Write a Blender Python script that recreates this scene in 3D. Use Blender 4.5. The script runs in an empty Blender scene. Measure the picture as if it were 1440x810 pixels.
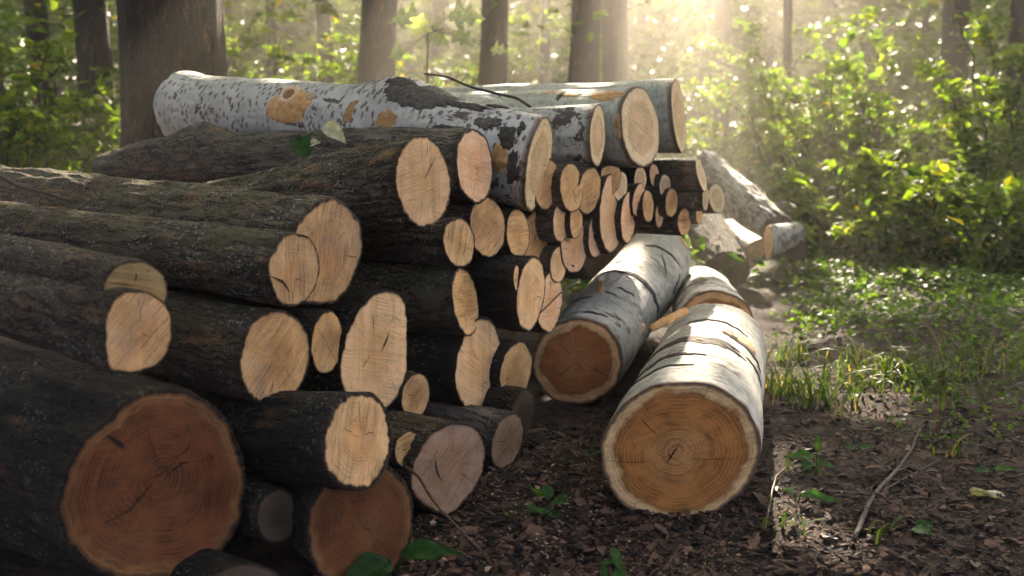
import bpy, math, random
import numpy as np
from mathutils import Vector

rng = np.random.default_rng(7)
random.seed(7)
scene = bpy.context.scene
col = scene.collection

# ------------------------------------------------------------------ camera
CAM_H, PITCH, FPX = 0.9, math.radians(8.3), 1400.0
cam = bpy.data.cameras.new('camera')
cam_o = bpy.data.objects.new('camera', cam)
col.objects.link(cam_o)
cam.sensor_width = 36.0
cam.lens = 35.0
cam.clip_end = 500.0
cam_o.location = (0, 0, CAM_H)
cam_o.rotation_euler = (math.pi / 2 - PITCH, 0, 0)
cam.dof.use_dof = True
cam.dof.focus_distance = 2.75
cam.dof.aperture_fstop = 3.2
scene.camera = cam_o

# ------------------------------------------------------------------ sky, sun, exposure
SUN_AZ, SUN_EL = math.radians(8), math.radians(30)      # azimuth to the right of straight ahead
SUN = np.array([math.sin(SUN_AZ) * math.cos(SUN_EL), math.cos(SUN_AZ) * math.cos(SUN_EL), math.sin(SUN_EL)])
world = bpy.data.worlds.new('World')
scene.world = world
world.use_nodes = True
wn = world.node_tree
sky = wn.nodes.new('ShaderNodeTexSky')
sky.sky_type = 'NISHITA'
sky.sun_disc = False
sky.sun_elevation = SUN_EL
sky.sun_rotation = SUN_AZ
sky.air_density = 0.25
sky.dust_density = 6.0
sky.ozone_density = 0.0
bg = wn.nodes['Background']
wn.links.new(sky.outputs[0], bg.inputs[0])
bg.inputs[1].default_value = 0.125
sl = bpy.data.lights.new('sun', 'SUN')
sl.energy = 2.8
sl.angle = math.radians(0.5)
sl.color = (1.0, 0.85, 0.66)
sun_o = bpy.data.objects.new('sun', sl)
col.objects.link(sun_o)
sun_o.rotation_euler = Vector(-SUN).to_track_quat('-Z', 'Y').to_euler()
sun_o.location = tuple(SUN * 30)
vs = scene.view_settings
vs.view_transform = 'Standard'
vs.look = 'None'
vs.exposure = 3.5
vs.gamma = 1.0
vs.use_curve_mapping = False
cy = scene.cycles
cy.use_denoising = True
cy.max_bounces = 5
cy.diffuse_bounces = 2
cy.glossy_bounces = 2
cy.transmission_bounces = 3
cy.volume_bounces = 0
cy.adaptive_threshold = 0.03
cy.caustics_reflective = False
cy.caustics_refractive = False
cy.sample_clamp_indirect = 6.0

# ------------------------------------------------------------------ pixel -> space
CR = np.array([[1, 0, 0], [0, math.sin(PITCH), math.cos(PITCH)], [0, math.cos(PITCH), -math.sin(PITCH)]])
CAM = np.array([0, 0, CAM_H])

def ray(px, py):
    px = np.asarray(px, float); py = np.asarray(py, float)
    a = (px - 720) / FPX; b = (405 - py) / FPX
    return np.stack([a, b * CR[1, 1] + CR[1, 2], b * CR[2, 1] + CR[2, 2]], -1)

def at(px, py, depth):                 # depth measured along the ground (world y)
    r = ray(px, py)
    return CAM + r * (depth / r[..., 1:2] if r.ndim > 1 else depth / r[1])

def on_ground(px, py, z=0.0):
    r = ray(px, py)
    return CAM + r * ((z - CAM_H) / r[2])

def project(P):
    d = P - CAM
    f = d @ np.array([0, math.cos(PITCH), -math.sin(PITCH)])
    u = d @ np.array([0, math.sin(PITCH), math.cos(PITCH)])
    return np.stack([720 + FPX * d[..., 0] / f, 405 - FPX * u / f], -1)

# ------------------------------------------------------------------ noise
_perm = np.random.default_rng(3).permutation(256)
_perm = np.concatenate([_perm, _perm, _perm])
_grad = np.random.default_rng(4).normal(size=(256, 3))
_grad /= np.linalg.norm(_grad, axis=1)[:, None]

def noise(P):
    P = np.asarray(P, float)
    i = np.floor(P).astype(int); f = P - i
    i &= 255
    w = f * f * f * (f * (f * 6 - 15) + 10)
    out = 0
    for dx in (0, 1):
        wx = w[..., 0] if dx else 1 - w[..., 0]
        for dy in (0, 1):
            wy = w[..., 1] if dy else 1 - w[..., 1]
            for dz in (0, 1):
                wz = w[..., 2] if dz else 1 - w[..., 2]
                h = _perm[_perm[_perm[(i[..., 0] + dx) & 255] + ((i[..., 1] + dy) & 255)] + ((i[..., 2] + dz) & 255)]
                g = _grad[h]
                d = g[..., 0] * (f[..., 0] - dx) + g[..., 1] * (f[..., 1] - dy) + g[..., 2] * (f[..., 2] - dz)
                out = out + wx * wy * wz * d
    return out * 1.6

def fbm(P, o=3):
    s, a = 0, 1.0
    for k in range(o):
        s = s + a * noise(P * 2 ** k + 17.3 * k); a *= 0.5
    return s

# ------------------------------------------------------------------ mesh helpers
def new_mesh(name, V, F, mat, smooth=True, attrs=None, parent=None, origin=None, kind=None):
    """V (n,3) world space; F (m,k) int array or list of them"""
    V = np.asarray(V, float)
    if origin is not None:
        V = V - np.asarray(origin)
    Fs = F if isinstance(F, list) else [F]
    Fs = [np.asarray(f, int) for f in Fs if len(f)]
    me = bpy.data.meshes.new(name)
    me.vertices.add(len(V))
    me.vertices.foreach_set('co', V.astype(np.float32).ravel())
    nl = sum(f.size for f in Fs); npoly = sum(len(f) for f in Fs)
    me.loops.add(nl); me.polygons.add(npoly)
    me.loops.foreach_set('vertex_index', np.concatenate([f.ravel() for f in Fs]).astype(np.int32))
    tot = np.concatenate([np.full(len(f), f.shape[1]) for f in Fs])
    st = np.concatenate([[0], np.cumsum(tot)[:-1]])
    me.polygons.foreach_set('loop_start', st.astype(np.int32))
    me.polygons.foreach_set('use_smooth', np.full(npoly, smooth))
    me.update(calc_edges=True)
    if attrs:
        for k, v in attrs.items():
            v = np.asarray(v, np.float32)
            if v.ndim == 1:
                me.attributes.new(k, 'FLOAT', 'POINT').data.foreach_set('value', v)
            else:
                me.attributes.new(k, 'FLOAT_VECTOR', 'POINT').data.foreach_set('vector', v.ravel())
    me.materials.append(mat)
    o = bpy.data.objects.new(name, me)
    col.objects.link(o)
    if parent is not None:
        o.parent = parent
    elif origin is not None:
        o.location = tuple(origin)
    if kind:
        o['kind'] = kind
    return o

def empty(name, loc, label, cat, group=None):
    o = bpy.data.objects.new(name, None)
    o.empty_display_size = 0.1
    o.location = tuple(loc)
    col.objects.link(o)
    return tag(o, label, cat, group)

def tag(o, label, cat, group=None):
    o['label'] = label; o['category'] = cat
    if group: o['group'] = group
    return o

def grid_faces(nr, nc, wrap=True):
    r = np.arange(nr - 1)[:, None]; c = np.arange(nc if wrap else nc - 1)[None, :]
    c2 = (c + 1) % nc
    a = r * nc + c; b = r * nc + c2; d = (r + 1) * nc + c; e = (r + 1) * nc + c2
    return np.stack([a, b, e, d], -1).reshape(-1, 4)

def tube(pts, rad, n=8, wob=0.0, seed=0):
    pts = np.asarray(pts, float); rad = np.broadcast_to(rad, len(pts)).astype(float)
    T = np.gradient(pts, axis=0); T /= np.linalg.norm(T, axis=1)[:, None]
    ref = np.array([0.31, 0.2, 0.93]) if abs(T[0, 2]) < 0.8 else np.array([1.0, 0.1, 0])
    U = np.cross(T, ref); U /= np.linalg.norm(U, axis=1)[:, None]
    W = np.cross(T, U)
    th = np.arange(n) / n * 2 * np.pi
    rr = rad[:, None] * np.ones(n)
    V = pts[:, None] + rr[..., None] * (np.cos(th)[None, :, None] * U[:, None] + np.sin(th)[None, :, None] * W[:, None])
    if wob:
        V += (V - pts[:, None]) * (wob * fbm(V * 9 + seed, 2))[..., None]
    V = V.reshape(-1, 3)
    k = len(pts)
    V = np.concatenate([V, pts[:1], pts[-1:]])
    q = grid_faces(k, n)
    c = np.arange(n)
    t1 = np.stack([np.full(n, k * n), (c + 1) % n, c], -1)
    t2 = np.stack([np.full(n, k * n + 1), (k - 1) * n + c, (k - 1) * n + (c + 1) % n], -1)
    return V, [q, np.concatenate([t1, t2])]

# ------------------------------------------------------------------ materials
class NT:
    def __init__(s, name):
        s.m = bpy.data.materials.new(name); s.m.use_nodes = True
        s.t = s.m.node_tree; s.t.nodes.clear()
        s.out = s.t.nodes.new('ShaderNodeOutputMaterial')
    def n(s, typ, ins=(), **kw):
        nd = s.t.nodes.new(typ)
        for k, v in kw.items(): setattr(nd, k, v)
        for k, v in (ins.items() if isinstance(ins, dict) else enumerate(ins)):
            s.put(nd, k, v)
        return nd
    def put(s, nd, k, v):
        if v is None: return
        if isinstance(v, bpy.types.NodeSocket): s.t.links.new(v, nd.inputs[k])
        else: nd.inputs[k].default_value = v
    def attr(s, name, out='Vector'):
        return s.n('ShaderNodeAttribute', attribute_name=name).outputs[out]
    def math(s, op, a, b=None, c=None):
        return s.n('ShaderNodeMath', [a, b, c], operation=op).outputs[0]
    def vmul(s, v, sc):
        return s.n('ShaderNodeVectorMath', [v, sc], operation='MULTIPLY').outputs[0]
    def vadd(s, v, w):
        return s.n('ShaderNodeVectorMath', [v, w], operation='ADD').outputs[0]
    def noise(s, v, scale, detail=3, rough=0.55, dist=0.0, out=0):
        return s.n('ShaderNodeTexNoise', {'Vector': v, 'Scale': scale, 'Detail': detail, 'Roughness': rough, 'Distortion': dist}).outputs[out]
    def vor(s, v, scale, feature='F1', out='Distance', rnd=1.0):
        return s.n('ShaderNodeTexVoronoi', {'Vector': v, 'Scale': scale, 'Randomness': rnd}, feature=feature).outputs[out]
    def ss(s, x, lo, hi, a=0.0, b=1.0):
        return s.n('ShaderNodeMapRange', [x, lo, hi, a, b], interpolation_type='SMOOTHSTEP').outputs[0]
    def mix(s, f, a, b, mode='MIX'):
        nd = s.n('ShaderNodeMix', data_type='RGBA', blend_type=mode)
        s.put(nd, 0, f)
        for k, v in ((6, a), (7, b)):
            if isinstance(v, (tuple, list)) and len(v) == 3: v = (*v, 1)
            s.put(nd, k, v)
        return nd.outputs[2]
    def scale(s, c, f):
        return s.mix(1.0, c, s.n('ShaderNodeCombineColor', [f, f, f]).outputs[0], 'MULTIPLY')
    def rnd(s):
        return s.n('ShaderNodeObjectInfo').outputs['Random']
    def bump(s, h, strength=0.5, dist=0.01, normal=None):
        return s.n('ShaderNodeBump', {'Height': h, 'Strength': strength, 'Distance': dist, 'Normal': normal}).outputs[0]
    def nz(s):
        g = s.n('ShaderNodeNewGeometry')
        return s.n('ShaderNodeSeparateXYZ', [g.outputs['Normal']]).outputs[2]
    def pos(s):
        return s.n('ShaderNodeNewGeometry').outputs['Position']
    def princ(s, color, rough=0.8, normal=None, spec=0.3, **kw):
        b = s.n('ShaderNodeBsdfPrincipled')
        if isinstance(color, (tuple, list)) and len(color) == 3: color = (*color, 1)
        s.put(b, 'Base Color', color); s.put(b, 'Roughness', rough); s.put(b, 'Specular IOR Level', spec)
        if normal is not None: s.put(b, 'Normal', normal)
        for k, v in kw.items(): s.put(b, k, v)
        s.t.links.new(b.outputs[0], s.out.inputs[0])
        return s.m

def rvec(t):            # bark coordinates shifted per object
    r = t.rnd()
    v = t.n('ShaderNodeCombineXYZ', [t.math('MULTIPLY', r, 37.0), t.math('MULTIPLY', r, 91.0), t.math('MULTIPLY', r, 53.0)]).outputs[0]
    return t.vadd(t.attr('bc'), v)

def bark_dark(name, base, light, lichen=0.5, moss=0.5, furrow=1.0):
    t = NT(name); v = rvec(t)
    wv = t.vadd(v, t.n('ShaderNodeVectorMath', [t.noise(v, 22, 3, out=1), (0.03, 0.03, 0.03)], operation='MULTIPLY').outputs[0])
    fur = t.noise(t.vmul(wv, (1, 1, 0.16)), 60, 6, 0.72, 0.3)
    rid = t.math('ABSOLUTE', t.math('SUBTRACT', t.noise(t.vmul(wv, (1, 1, 0.2)), 30, 3, 0.6), 0.5))
    groove = t.ss(rid, 0.0, 0.07)
    fine = t.noise(t.vmul(v, (1, 1, 0.6)), 260, 4, 0.75)
    big = t.noise(v, 6, 4, 0.65)
    c = t.mix(t.ss(fur, 0.36, 0.66), tuple(x * 0.35 for x in base), base)
    c = t.mix(t.ss(groove, 0.0, 1.0, 0.92, 0.0), c, tuple(x * 0.10 for x in base))
    c = t.mix(t.math('MULTIPLY', t.ss(fine, 0.5, 0.7), 0.8), c, light)
    c = t.mix(t.math('MULTIPLY', t.ss(big, 0.48, 0.7), 0.55), c, tuple(x * 0.45 for x in base))
    rust = t.math('MULTIPLY', t.ss(t.noise(t.vmul(wv, (1, 1, 0.35)), 16, 5, 0.75), 0.57, 0.66), 0.85)
    c = t.mix(rust, c, tuple(min(0.3, 0.06 + 1.5 * x) * y for x, y in zip((base[0],) * 3, (1.15, 0.55, 0.24))))
    mz = t.ss(t.nz(), -0.2, 0.7)
    mm = t.math('MULTIPLY', t.math('MULTIPLY', t.ss(t.noise(v, 12, 6, 0.75), 0.42, 0.6), mz), moss)
    c = t.mix(mm, c, t.mix(fine, (0.04, 0.045, 0.014), (0.15, 0.155, 0.06)))
    lm = t.ss(t.noise(v, 7, 4, 0.65), 0.47, 0.6)
    ls = t.ss(t.noise(t.vmul(v, (1, 1, 0.75)), 105, 5, 0.8), 0.56, 0.63)
    c = t.mix(t.math('MULTIPLY', t.math('MULTIPLY', lm, ls), lichen), c, (0.44, 0.48, 0.43))
    c = t.mix(t.math('MULTIPLY', t.attr('rim', 'Fac'), 0.6), c, (0.045, 0.028, 0.018))
    h = t.math('ADD', t.math('MULTIPLY', fur, 0.9), t.math('ADD', t.math('MULTIPLY', groove, 0.5), t.math('MULTIPLY', fine, 0.3)))
    return t.princ(c, 0.85, t.bump(h, 1.0 * furrow, 0.022), 0.25)

def bark_pale(name, base, dark, spots=0.5, patch=0.5, dash=0.5, green=0.3, bands=0.4):
    t = NT(name); v = rvec(t)
    big = t.noise(v, 4, 4, 0.6)
    fine = t.noise(v, 150, 5, 0.75)
    wv = t.vadd(v, t.n('ShaderNodeVectorMath', [t.noise(v, 30, 3, out=1), (0.022, 0.022, 0.022)], operation='MULTIPLY').outputs[0])
    c = t.mix(t.ss(big, 0.3, 0.7), tuple(x * 0.66 for x in base), base)
    bd = t.ss(t.noise(t.vmul(wv, (0.12, 0.12, 1)), 12, 4, 0.6), 0.42, 0.62)
    c = t.mix(t.math('MULTIPLY', bd, bands), c, (0.27, 0.29, 0.25))
    c = t.mix(t.math('MULTIPLY', t.ss(t.noise(v, 9, 3), 0.45, 0.7), green), c, (0.30, 0.33, 0.22))
    wp = t.math('MULTIPLY', t.ss(t.noise(t.vmul(wv, (0.35, 0.35, 1)), 15, 4, 0.7), 0.57, 0.66), 0.5 * bands + 0.1)
    c = t.mix(wp, c, (0.68, 0.58, 0.47))
    c = t.mix(t.math('MULTIPLY', t.ss(fine, 0.5, 0.7), 0.5), c, tuple(x * 0.42 for x in base))
    sp = t.ss(t.vor(t.vmul(wv, (0.72, 0.72, 1.15)), 40), 0.40, 0.28)
    spm = t.ss(t.noise(v, 8, 3), 0.30, 0.50)
    s1 = t.math('MULTIPLY', t.math('MULTIPLY', sp, spm), spots)
    da = t.ss(t.vor(t.vmul(wv, (0.42, 0.42, 2.0)), 55), 0.30, 0.19)
    s2 = t.math('MULTIPLY', t.math('MULTIPLY', da, t.ss(t.noise(v, 11, 2), 0.42, 0.54)), dash)
    pt = t.ss(t.noise(t.vmul(v, (1, 1, 0.8)), 11, 6, 0.72, 0.4), 0.60 - 0.14 * patch, 0.63 - 0.14 * patch)
    ring = t.math('ABSOLUTE', t.math('SUBTRACT', t.noise(t.vmul(wv, (0.2, 0.2, 1)), 8, 5, 0.65), 0.5))
    rl = t.math('MULTIPLY', t.ss(ring, 0.022, 0.008), t.ss(t.noise(v, 9, 3), 0.48, 0.6))
    s3 = t.math('MAXIMUM', t.math('MULTIPLY', pt, 1.0 if patch > 0 else 0.0), t.math('MULTIPLY', rl, bands * 1.6))
    s = t.math('MAXIMUM', t.math('MAXIMUM', s1, s2), s3)
    c = t.mix(s, c, t.mix(fine, tuple(x * 0.4 for x in dark), tuple(x * 1.9 for x in dark)))
    c = t.mix(t.math('MULTIPLY', t.attr('rim', 'Fac'), 0.9), c, (0.10, 0.05, 0.022))
    h = t.math('ADD', t.math('MULTIPLY', s, 0.7), t.math('ADD', t.math('MULTIPLY', fine, 0.5), t.noise(t.vmul(v, (0.4, 0.4, 1)), 25, 3)))
    return t.princ(c, 0.7, t.bump(h, 0.6, 0.006), 0.3)

def wood(name, sap, heart, hr=0.6, hsoft=0.08, rings=22, rc=0.35, saw=0.5, sawdir=70, dirt=0.3, streak=0.0, edge=0.0):
    t = NT(name); f = t.attr('fc'); rn = t.attr('rn', 'Fac')
    r = t.rnd()
    fv = t.vadd(f, t.n('ShaderNodeCombineXYZ', [t.math('MULTIPLY', r, 13.0), t.math('MULTIPLY', r, 29.0), 0.0]).outputs[0])
    nb = t.noise(fv, 11, 4, 0.6)
    q = t.math('ADD', rn, t.math('MULTIPLY', t.math('SUBTRACT', nb, 0.5), 0.38))
    c = t.mix(t.ss(q, hr - hsoft, hr + hsoft), heart, sap)
    if edge:
        ed = t.math('MULTIPLY', t.ss(q, hr - 0.12, hr - 0.02), t.ss(q, hr + 0.05, hr))
        c = t.mix(t.math('MULTIPLY', ed, edge), c, tuple(x * 0.5 for x in heart))
        yl = t.math('MULTIPLY', t.ss(q, hr, hr + 0.03), t.ss(q, hr + 0.09, hr + 0.03))
        c = t.mix(t.math('MULTIPLY', yl, 0.5), c, (0.70, 0.42, 0.13))
        c = t.mix(t.math('MULTIPLY', t.ss(q, 0.55, 0.1), 0.55), c, tuple(min(1, 0.42 * a + 0.58 * b) for a, b in zip(sap, heart)))
    ph = t.math('ADD', t.math('MULTIPLY', rn, rings * 6.283), t.math('ADD', t.math('MULTIPLY', t.noise(fv, 14, 4), 11.0), t.math('MULTIPLY', t.noise(t.n('ShaderNodeCombineXYZ', [t.math('MULTIPLY', rn, 7.0), t.math('MULTIPLY', r, 40.0), 0.0]).outputs[0], 1.0, 3, 0.7), 26.0)))
    am = t.ss(t.noise(fv, 17, 3), 0.3, 0.65)
    ph2 = t.math('ADD', t.math('MULTIPLY', rn, rings * 2.55 * 6.283), t.math('MULTIPLY', t.noise(fv, 14, 4), 20.0))
    rg = t.math('MULTIPLY', t.math('ADD', t.math('MULTIPLY', t.math('SINE', ph), 0.32), t.math('ADD', t.math('MULTIPLY', t.math('SINE', ph2), 0.18), 0.5)), am)
    c = t.scale(c, t.math('SUBTRACT', 1.0, t.math('MULTIPLY', rg, rc)))
    ang = math.radians(sawdir)
    rot = t.n('ShaderNodeCombineXYZ', [0.0, 0.0, t.math('ADD', ang, t.math('MULTIPLY', t.math('SUBTRACT', r, 0.5), 0.9))]).outputs[0]
    wob = t.vadd(fv, t.n('ShaderNodeVectorMath', [t.noise(fv, 7, 2, out=1), (0.02, 0.02, 0)], operation='MULTIPLY').outputs[0])
    mp = t.n('ShaderNodeMapping', {'Vector': wob, 'Rotation': rot}).outputs[0]
    sw = t.noise(t.vmul(mp, (330, 9, 1)), 1.0, 4, 0.65, 0.2)
    swc = t.noise(t.vmul(mp, (70, 4, 1)), 1.0, 3, 0.6, 0.2)
    swd = t.math('MULTIPLY', t.ss(sw, 0.46, 0.66), t.ss(t.noise(fv, 9, 2), 0.3, 0.6))
    c = t.scale(c, t.math('SUBTRACT', 1.0, t.math('MULTIPLY', swd, 0.85 * saw)))
    c = t.scale(c, t.ss(swc, 0.3, 0.7, 1.0 + 0.06 * saw, 1.0 - 0.18 * saw))
    fib = t.noise(fv, 420, 3, 0.75)
    c = t.scale(c, t.ss(fib, 0.3, 0.62, 0.74, 1.16))
    pore = t.ss(t.noise(fv, 170, 2, 0.5), 0.66, 0.72)
    c = t.mix(t.math('MULTIPLY', pore, 0.6), c, tuple(x * 0.3 for x in heart))
    dm = t.ss(t.noise(fv, 7, 6, 0.72), 0.46, 0.68)
    c = t.mix(t.math('MULTIPLY', dm, dirt), c, tuple(x * 0.34 for x in heart))
    ck = t.math('MULTIPLY', t.ss(t.vor(t.vmul(fv, (1, 1, 1)), 16, 'DISTANCE_TO_EDGE'), 0.022, 0.004), t.ss(t.noise(t.vadd(fv, (9, 9, 0)), 13, 3), 0.56, 0.66))
    c = t.mix(t.math('MULTIPLY', ck, 0.75), c, tuple(x * 0.12 for x in heart))
    gr = t.ss(t.noise(t.vadd(fv, (4.1, 2.7, 0)), 6, 4, 0.65), 0.52, 0.7)
    c = t.mix(t.math('MULTIPLY', gr, dirt * 0.8), c, (0.40, 0.36, 0.30) if sap[0] > 0.45 else tuple(0.75 * x for x in sap))
    if streak:
        st = t.ss(t.noise(t.vmul(wob, (30, 2.0, 1)), 1.0, 3), 0.50, 0.64)
        c = t.mix(t.math('MULTIPLY', st, streak), c, tuple(0.62 * x for x in heart))
        lt = t.ss(t.noise(t.vmul(t.vadd(wob, (7, 3, 0)), (13, 1.2, 1)), 1.0, 2), 0.48, 0.58)
        c = t.mix(t.math('MULTIPLY', lt, 0.35 * streak), c, tuple(min(1, 1.2 * x) for x in sap))
    c = t.scale(c, t.math('ADD', 0.88, t.math('MULTIPLY', r, 0.28)))
    c = t.mix(t.math('MULTIPLY', t.ss(t.noise(t.n('ShaderNodeCombineXYZ', [t.math('MULTIPLY', r, 77.0), 0.0, 0.0]).outputs[0], 1.0, 0), 0.35, 0.65), 0.35), c, t.mix(1.0, c, (0.92, 1.02, 0.85), 'MULTIPLY'))
    rim = t.ss(t.math('ADD', rn, t.math('MULTIPLY', nb, 0.03)), 0.965, 1.01)
    c = t.mix(t.math('MULTIPLY', rim, 0.75), c, tuple(x * 0.3 for x in heart))
    h = t.math('ADD', t.math('MULTIPLY', sw, saw), t.math('ADD', t.math('MULTIPLY', fib, 0.4), t.math('ADD', t.math('MULTIPLY', rg, 0.25), t.math('MULTIPLY', swc, 0.6 * saw))))
    return t.princ(c, 0.75, t.bump(h, 0.8, 0.004), 0.25)

def plain(name, c1, c2, scale=60, rough=0.8, bump=0.3, spec=0.3, coord=None):
    t = NT(name)
    v = t.pos() if coord is None else t.attr(coord)
    f = t.noise(v, scale, 4, 0.65)
    c = t.mix(t.ss(f, 0.3, 0.7), c1, c2)
    c = t.scale(c, t.math('ADD', 0.75, t.math('MULTIPLY', t.rnd(), 0.5)))
    return t.princ(c, rough, t.bump(f, bump, 0.005), spec)

def leafmat(name, c1, c2, trans=0.5, yellow=None, amount=0.0, rough=0.5, through=(2.2, 2.3, 0.55)):
    """thin leaf: a diffuse and glossy face that also lets light through"""
    t = NT(name)
    lv = t.attr('lv', 'Fac')
    c = t.mix(lv, c1, c2)
    if yellow is not None:
        c = t.mix(t.ss(lv, 1 - amount - 0.02, 1 - amount), c, yellow)
    c = t.scale(c, t.ss(t.noise(t.pos(), 55, 4, 0.7), 0.3, 0.7, 0.55, 1.15))
    b = t.n('ShaderNodeBsdfPrincipled', {'Base Color': c, 'Roughness': rough, 'Specular IOR Level': 0.12})
    tr = t.n('ShaderNodeBsdfTranslucent', {'Color': t.mix(1.0, c, through, 'MULTIPLY')})
    mx = t.n('ShaderNodeMixShader', [trans, b.outputs[0], tr.outputs[0]])
    t.t.links.new(mx.outputs[0], t.out.inputs[0])
    return t.m

M = {}
M['bark_dark'] = bark_dark('dark furrowed bark', (0.11, 0.073, 0.047), (0.30, 0.22, 0.15), 0.9, 0.3)
M['bark_moss'] = bark_dark('mossy bark', (0.17, 0.12, 0.072), (0.40, 0.31, 0.205), 1.0, 0.6)
M['bark_grey'] = bark_dark('grey bark', (0.20, 0.16, 0.125), (0.34, 0.285, 0.235), 0.3, 0.2, 0.9)
M['bark_black'] = bark_dark('shade-darkened black bark', (0.016, 0.011, 0.0075), (0.075, 0.054, 0.038), 0.5, 0.05, 1.0)  # dark bark pushed to black, standing in for shade and corner vignette
M['bark_trunk'] = bark_dark('tree trunk bark', (0.05, 0.036, 0.026), (0.12, 0.09, 0.068), 0.2, 0.1)
M['birch_spot'] = bark_pale('spotted aspen bark', (0.68, 0.65, 0.58), (0.10, 0.07, 0.052), 0.9, 0.1, 0.7, 0.15, 0.15)
M['birch_patch'] = bark_pale('patched aspen bark', (0.55, 0.53, 0.47), (0.06, 0.045, 0.036), 0.4, 0.55, 0.4, 0.35)
M['birch_smooth'] = bark_pale('smooth aspen bark', (0.50, 0.475, 0.42), (0.06, 0.047, 0.038), 0.3, -0.6, 1.0, 0.22, 0.6)
M['birch_green'] = bark_pale('greenish aspen bark', (0.54, 0.53, 0.42), (0.07, 0.055, 0.045), 0.35, -0.3, 0.5, 0.5, 0.2)
M['rough_birch'] = bark_pale('rough old aspen bark', (0.33, 0.32, 0.30), (0.07, 0.055, 0.045), 0.6, 0.75, 0.4, 0.3)

M['wood_tan'] = wood('tan end grain', (0.88, 0.50, 0.22), (0.74, 0.37, 0.14), 0.5, 0.3, 15, 0.45, 0.7, 70, 0.4, 0.2)
M['wood_tan2'] = wood('tan end grain with diagonal saw marks', (0.90, 0.53, 0.25), (0.76, 0.40, 0.165), 0.5, 0.3, 17, 0.45, 0.75, 20, 0.3)
M['wood_pale'] = wood('pale split end grain', (0.92, 0.56, 0.29), (0.80, 0.44, 0.19), 0.5, 0.35, 14, 0.12, 0.5, 95, 0.28, 0.5)
M['wood_pink'] = wood('fresh pinkish end grain', (0.94, 0.56, 0.32), (0.86, 0.45, 0.21), 0.5, 0.3, 14, 0.12, 0.5, 80, 0.15, 0.25)
M['wood_grey'] = wood('weathered grey end grain', (0.56, 0.33, 0.20), (0.47, 0.26, 0.14), 0.5, 0.3, 18, 0.2, 0.7, 60, 0.5, 0.2)
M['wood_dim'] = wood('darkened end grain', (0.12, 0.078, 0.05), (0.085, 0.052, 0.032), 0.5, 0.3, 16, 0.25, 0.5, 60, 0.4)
M['wood_red'] = wood('red brown end grain', (0.26, 0.12, 0.042), (0.175, 0.056, 0.017), 0.9, 0.08, 17, 0.72, 0.25, 88, 0.55)  # red brown wood, its colour also lowered to imitate the corner vignette
M['wood_heart'] = wood('aspen end grain with brown heart', (0.92, 0.58, 0.28), (0.58, 0.225, 0.055), 0.86, 0.035, 15, 0.62, 0.3, 75, 0.12, 0.0, 0.5)
M['wood_heart2'] = wood('aspen end grain with dark heart', (0.86, 0.48, 0.20), (0.46, 0.155, 0.04), 0.80, 0.04, 12, 0.45, 0.3, 75, 0.12, 0.0, 0.4)
M['wood_cream'] = wood('cream aspen end grain', (0.84, 0.62, 0.37), (0.70, 0.45, 0.24), 0.66, 0.07, 10, 0.2, 0.4, 85, 0.10, 0.2, 0.2)
M['wood_orange'] = wood('weathered ochre end grain', (0.50, 0.32, 0.13), (0.42, 0.25, 0.10), 0.5, 0.3, 10, 0.2, 1.3, -70, 0.3)
M['peel'] = plain('peeled orange inner bark', (0.42, 0.19, 0.05), (0.60, 0.36, 0.15), 55, 0.7, 0.3)
M['peel_rust'] = plain('rust brown inner bark', (0.16, 0.06, 0.02), (0.32, 0.15, 0.05), 70, 0.8, 0.4)
M['scar'] = plain('black rough bark scar', (0.022, 0.018, 0.016), (0.10, 0.08, 0.066), 90, 0.9, 0.9)
M['scar_brown'] = plain('grey brown rough bark scar', (0.05, 0.042, 0.036), (0.19, 0.16, 0.135), 75, 0.9, 0.9)
M['stub'] = plain('pale cut knot', (0.52, 0.34, 0.17), (0.68, 0.50, 0.30), 80, 0.7, 0.3)
M['stub_core'] = plain('brown knot core', (0.20, 0.10, 0.04), (0.34, 0.18, 0.07), 80, 0.7, 0.3)
M['lichen'] = plain('grey white lichen', (0.10, 0.10, 0.09), (0.50, 0.52, 0.50), 130, 0.9, 0.6)
M['crack'] = plain('dark crack', (0.012, 0.008, 0.006), (0.03, 0.02, 0.014), 60, 0.9, 0.0)
M['twig'] = plain('grey brown twig', (0.05, 0.037, 0.028), (0.13, 0.10, 0.08), 70, 0.8, 0.4)
M['twig_red'] = plain('reddish twig', (0.06, 0.03, 0.02), (0.15, 0.075, 0.045), 70, 0.6, 0.3)
M['splinter'] = plain('orange splinter', (0.46, 0.22, 0.07), (0.62, 0.38, 0.16), 60, 0.7, 0.3)
M['chip'] = plain('bark and wood chips', (0.07, 0.04, 0.028), (0.34, 0.20, 0.13), 14, 0.8, 0.3)
M['leaf_far'] = leafmat('woodland leaves', (0.022, 0.045, 0.008), (0.06, 0.085, 0.014), 0.5, (0.16, 0.13, 0.012), 0.006, 0.6, (6.2, 5.9, 1.0))
M['leaf_bush'] = leafmat('bush leaves', (0.022, 0.048, 0.009), (0.065, 0.09, 0.015), 0.5, (0.17, 0.14, 0.015), 0.004, 0.5, (6.2, 5.9, 1.0))
M['leaf_ground'] = leafmat('ground cover leaves', (0.02, 0.05, 0.013), (0.06, 0.10, 0.022), 0.4, None, 0, 0.5, (5.0, 4.8, 1.0))
M['leaf_grass'] = leafmat('grass blades', (0.04, 0.085, 0.014), (0.12, 0.17, 0.035), 0.4, (0.26, 0.20, 0.09), 0.08, 0.5, (1.7, 1.7, 0.5))
M['leaf_fresh'] = leafmat('fresh green leaves', (0.025, 0.075, 0.018), (0.055, 0.125, 0.025), 0.35, None, 0, 0.4)
M['leaf_dark'] = leafmat('dark green leaves', (0.012, 0.042, 0.009), (0.03, 0.08, 0.016), 0.3, None, 0, 0.35)
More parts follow.
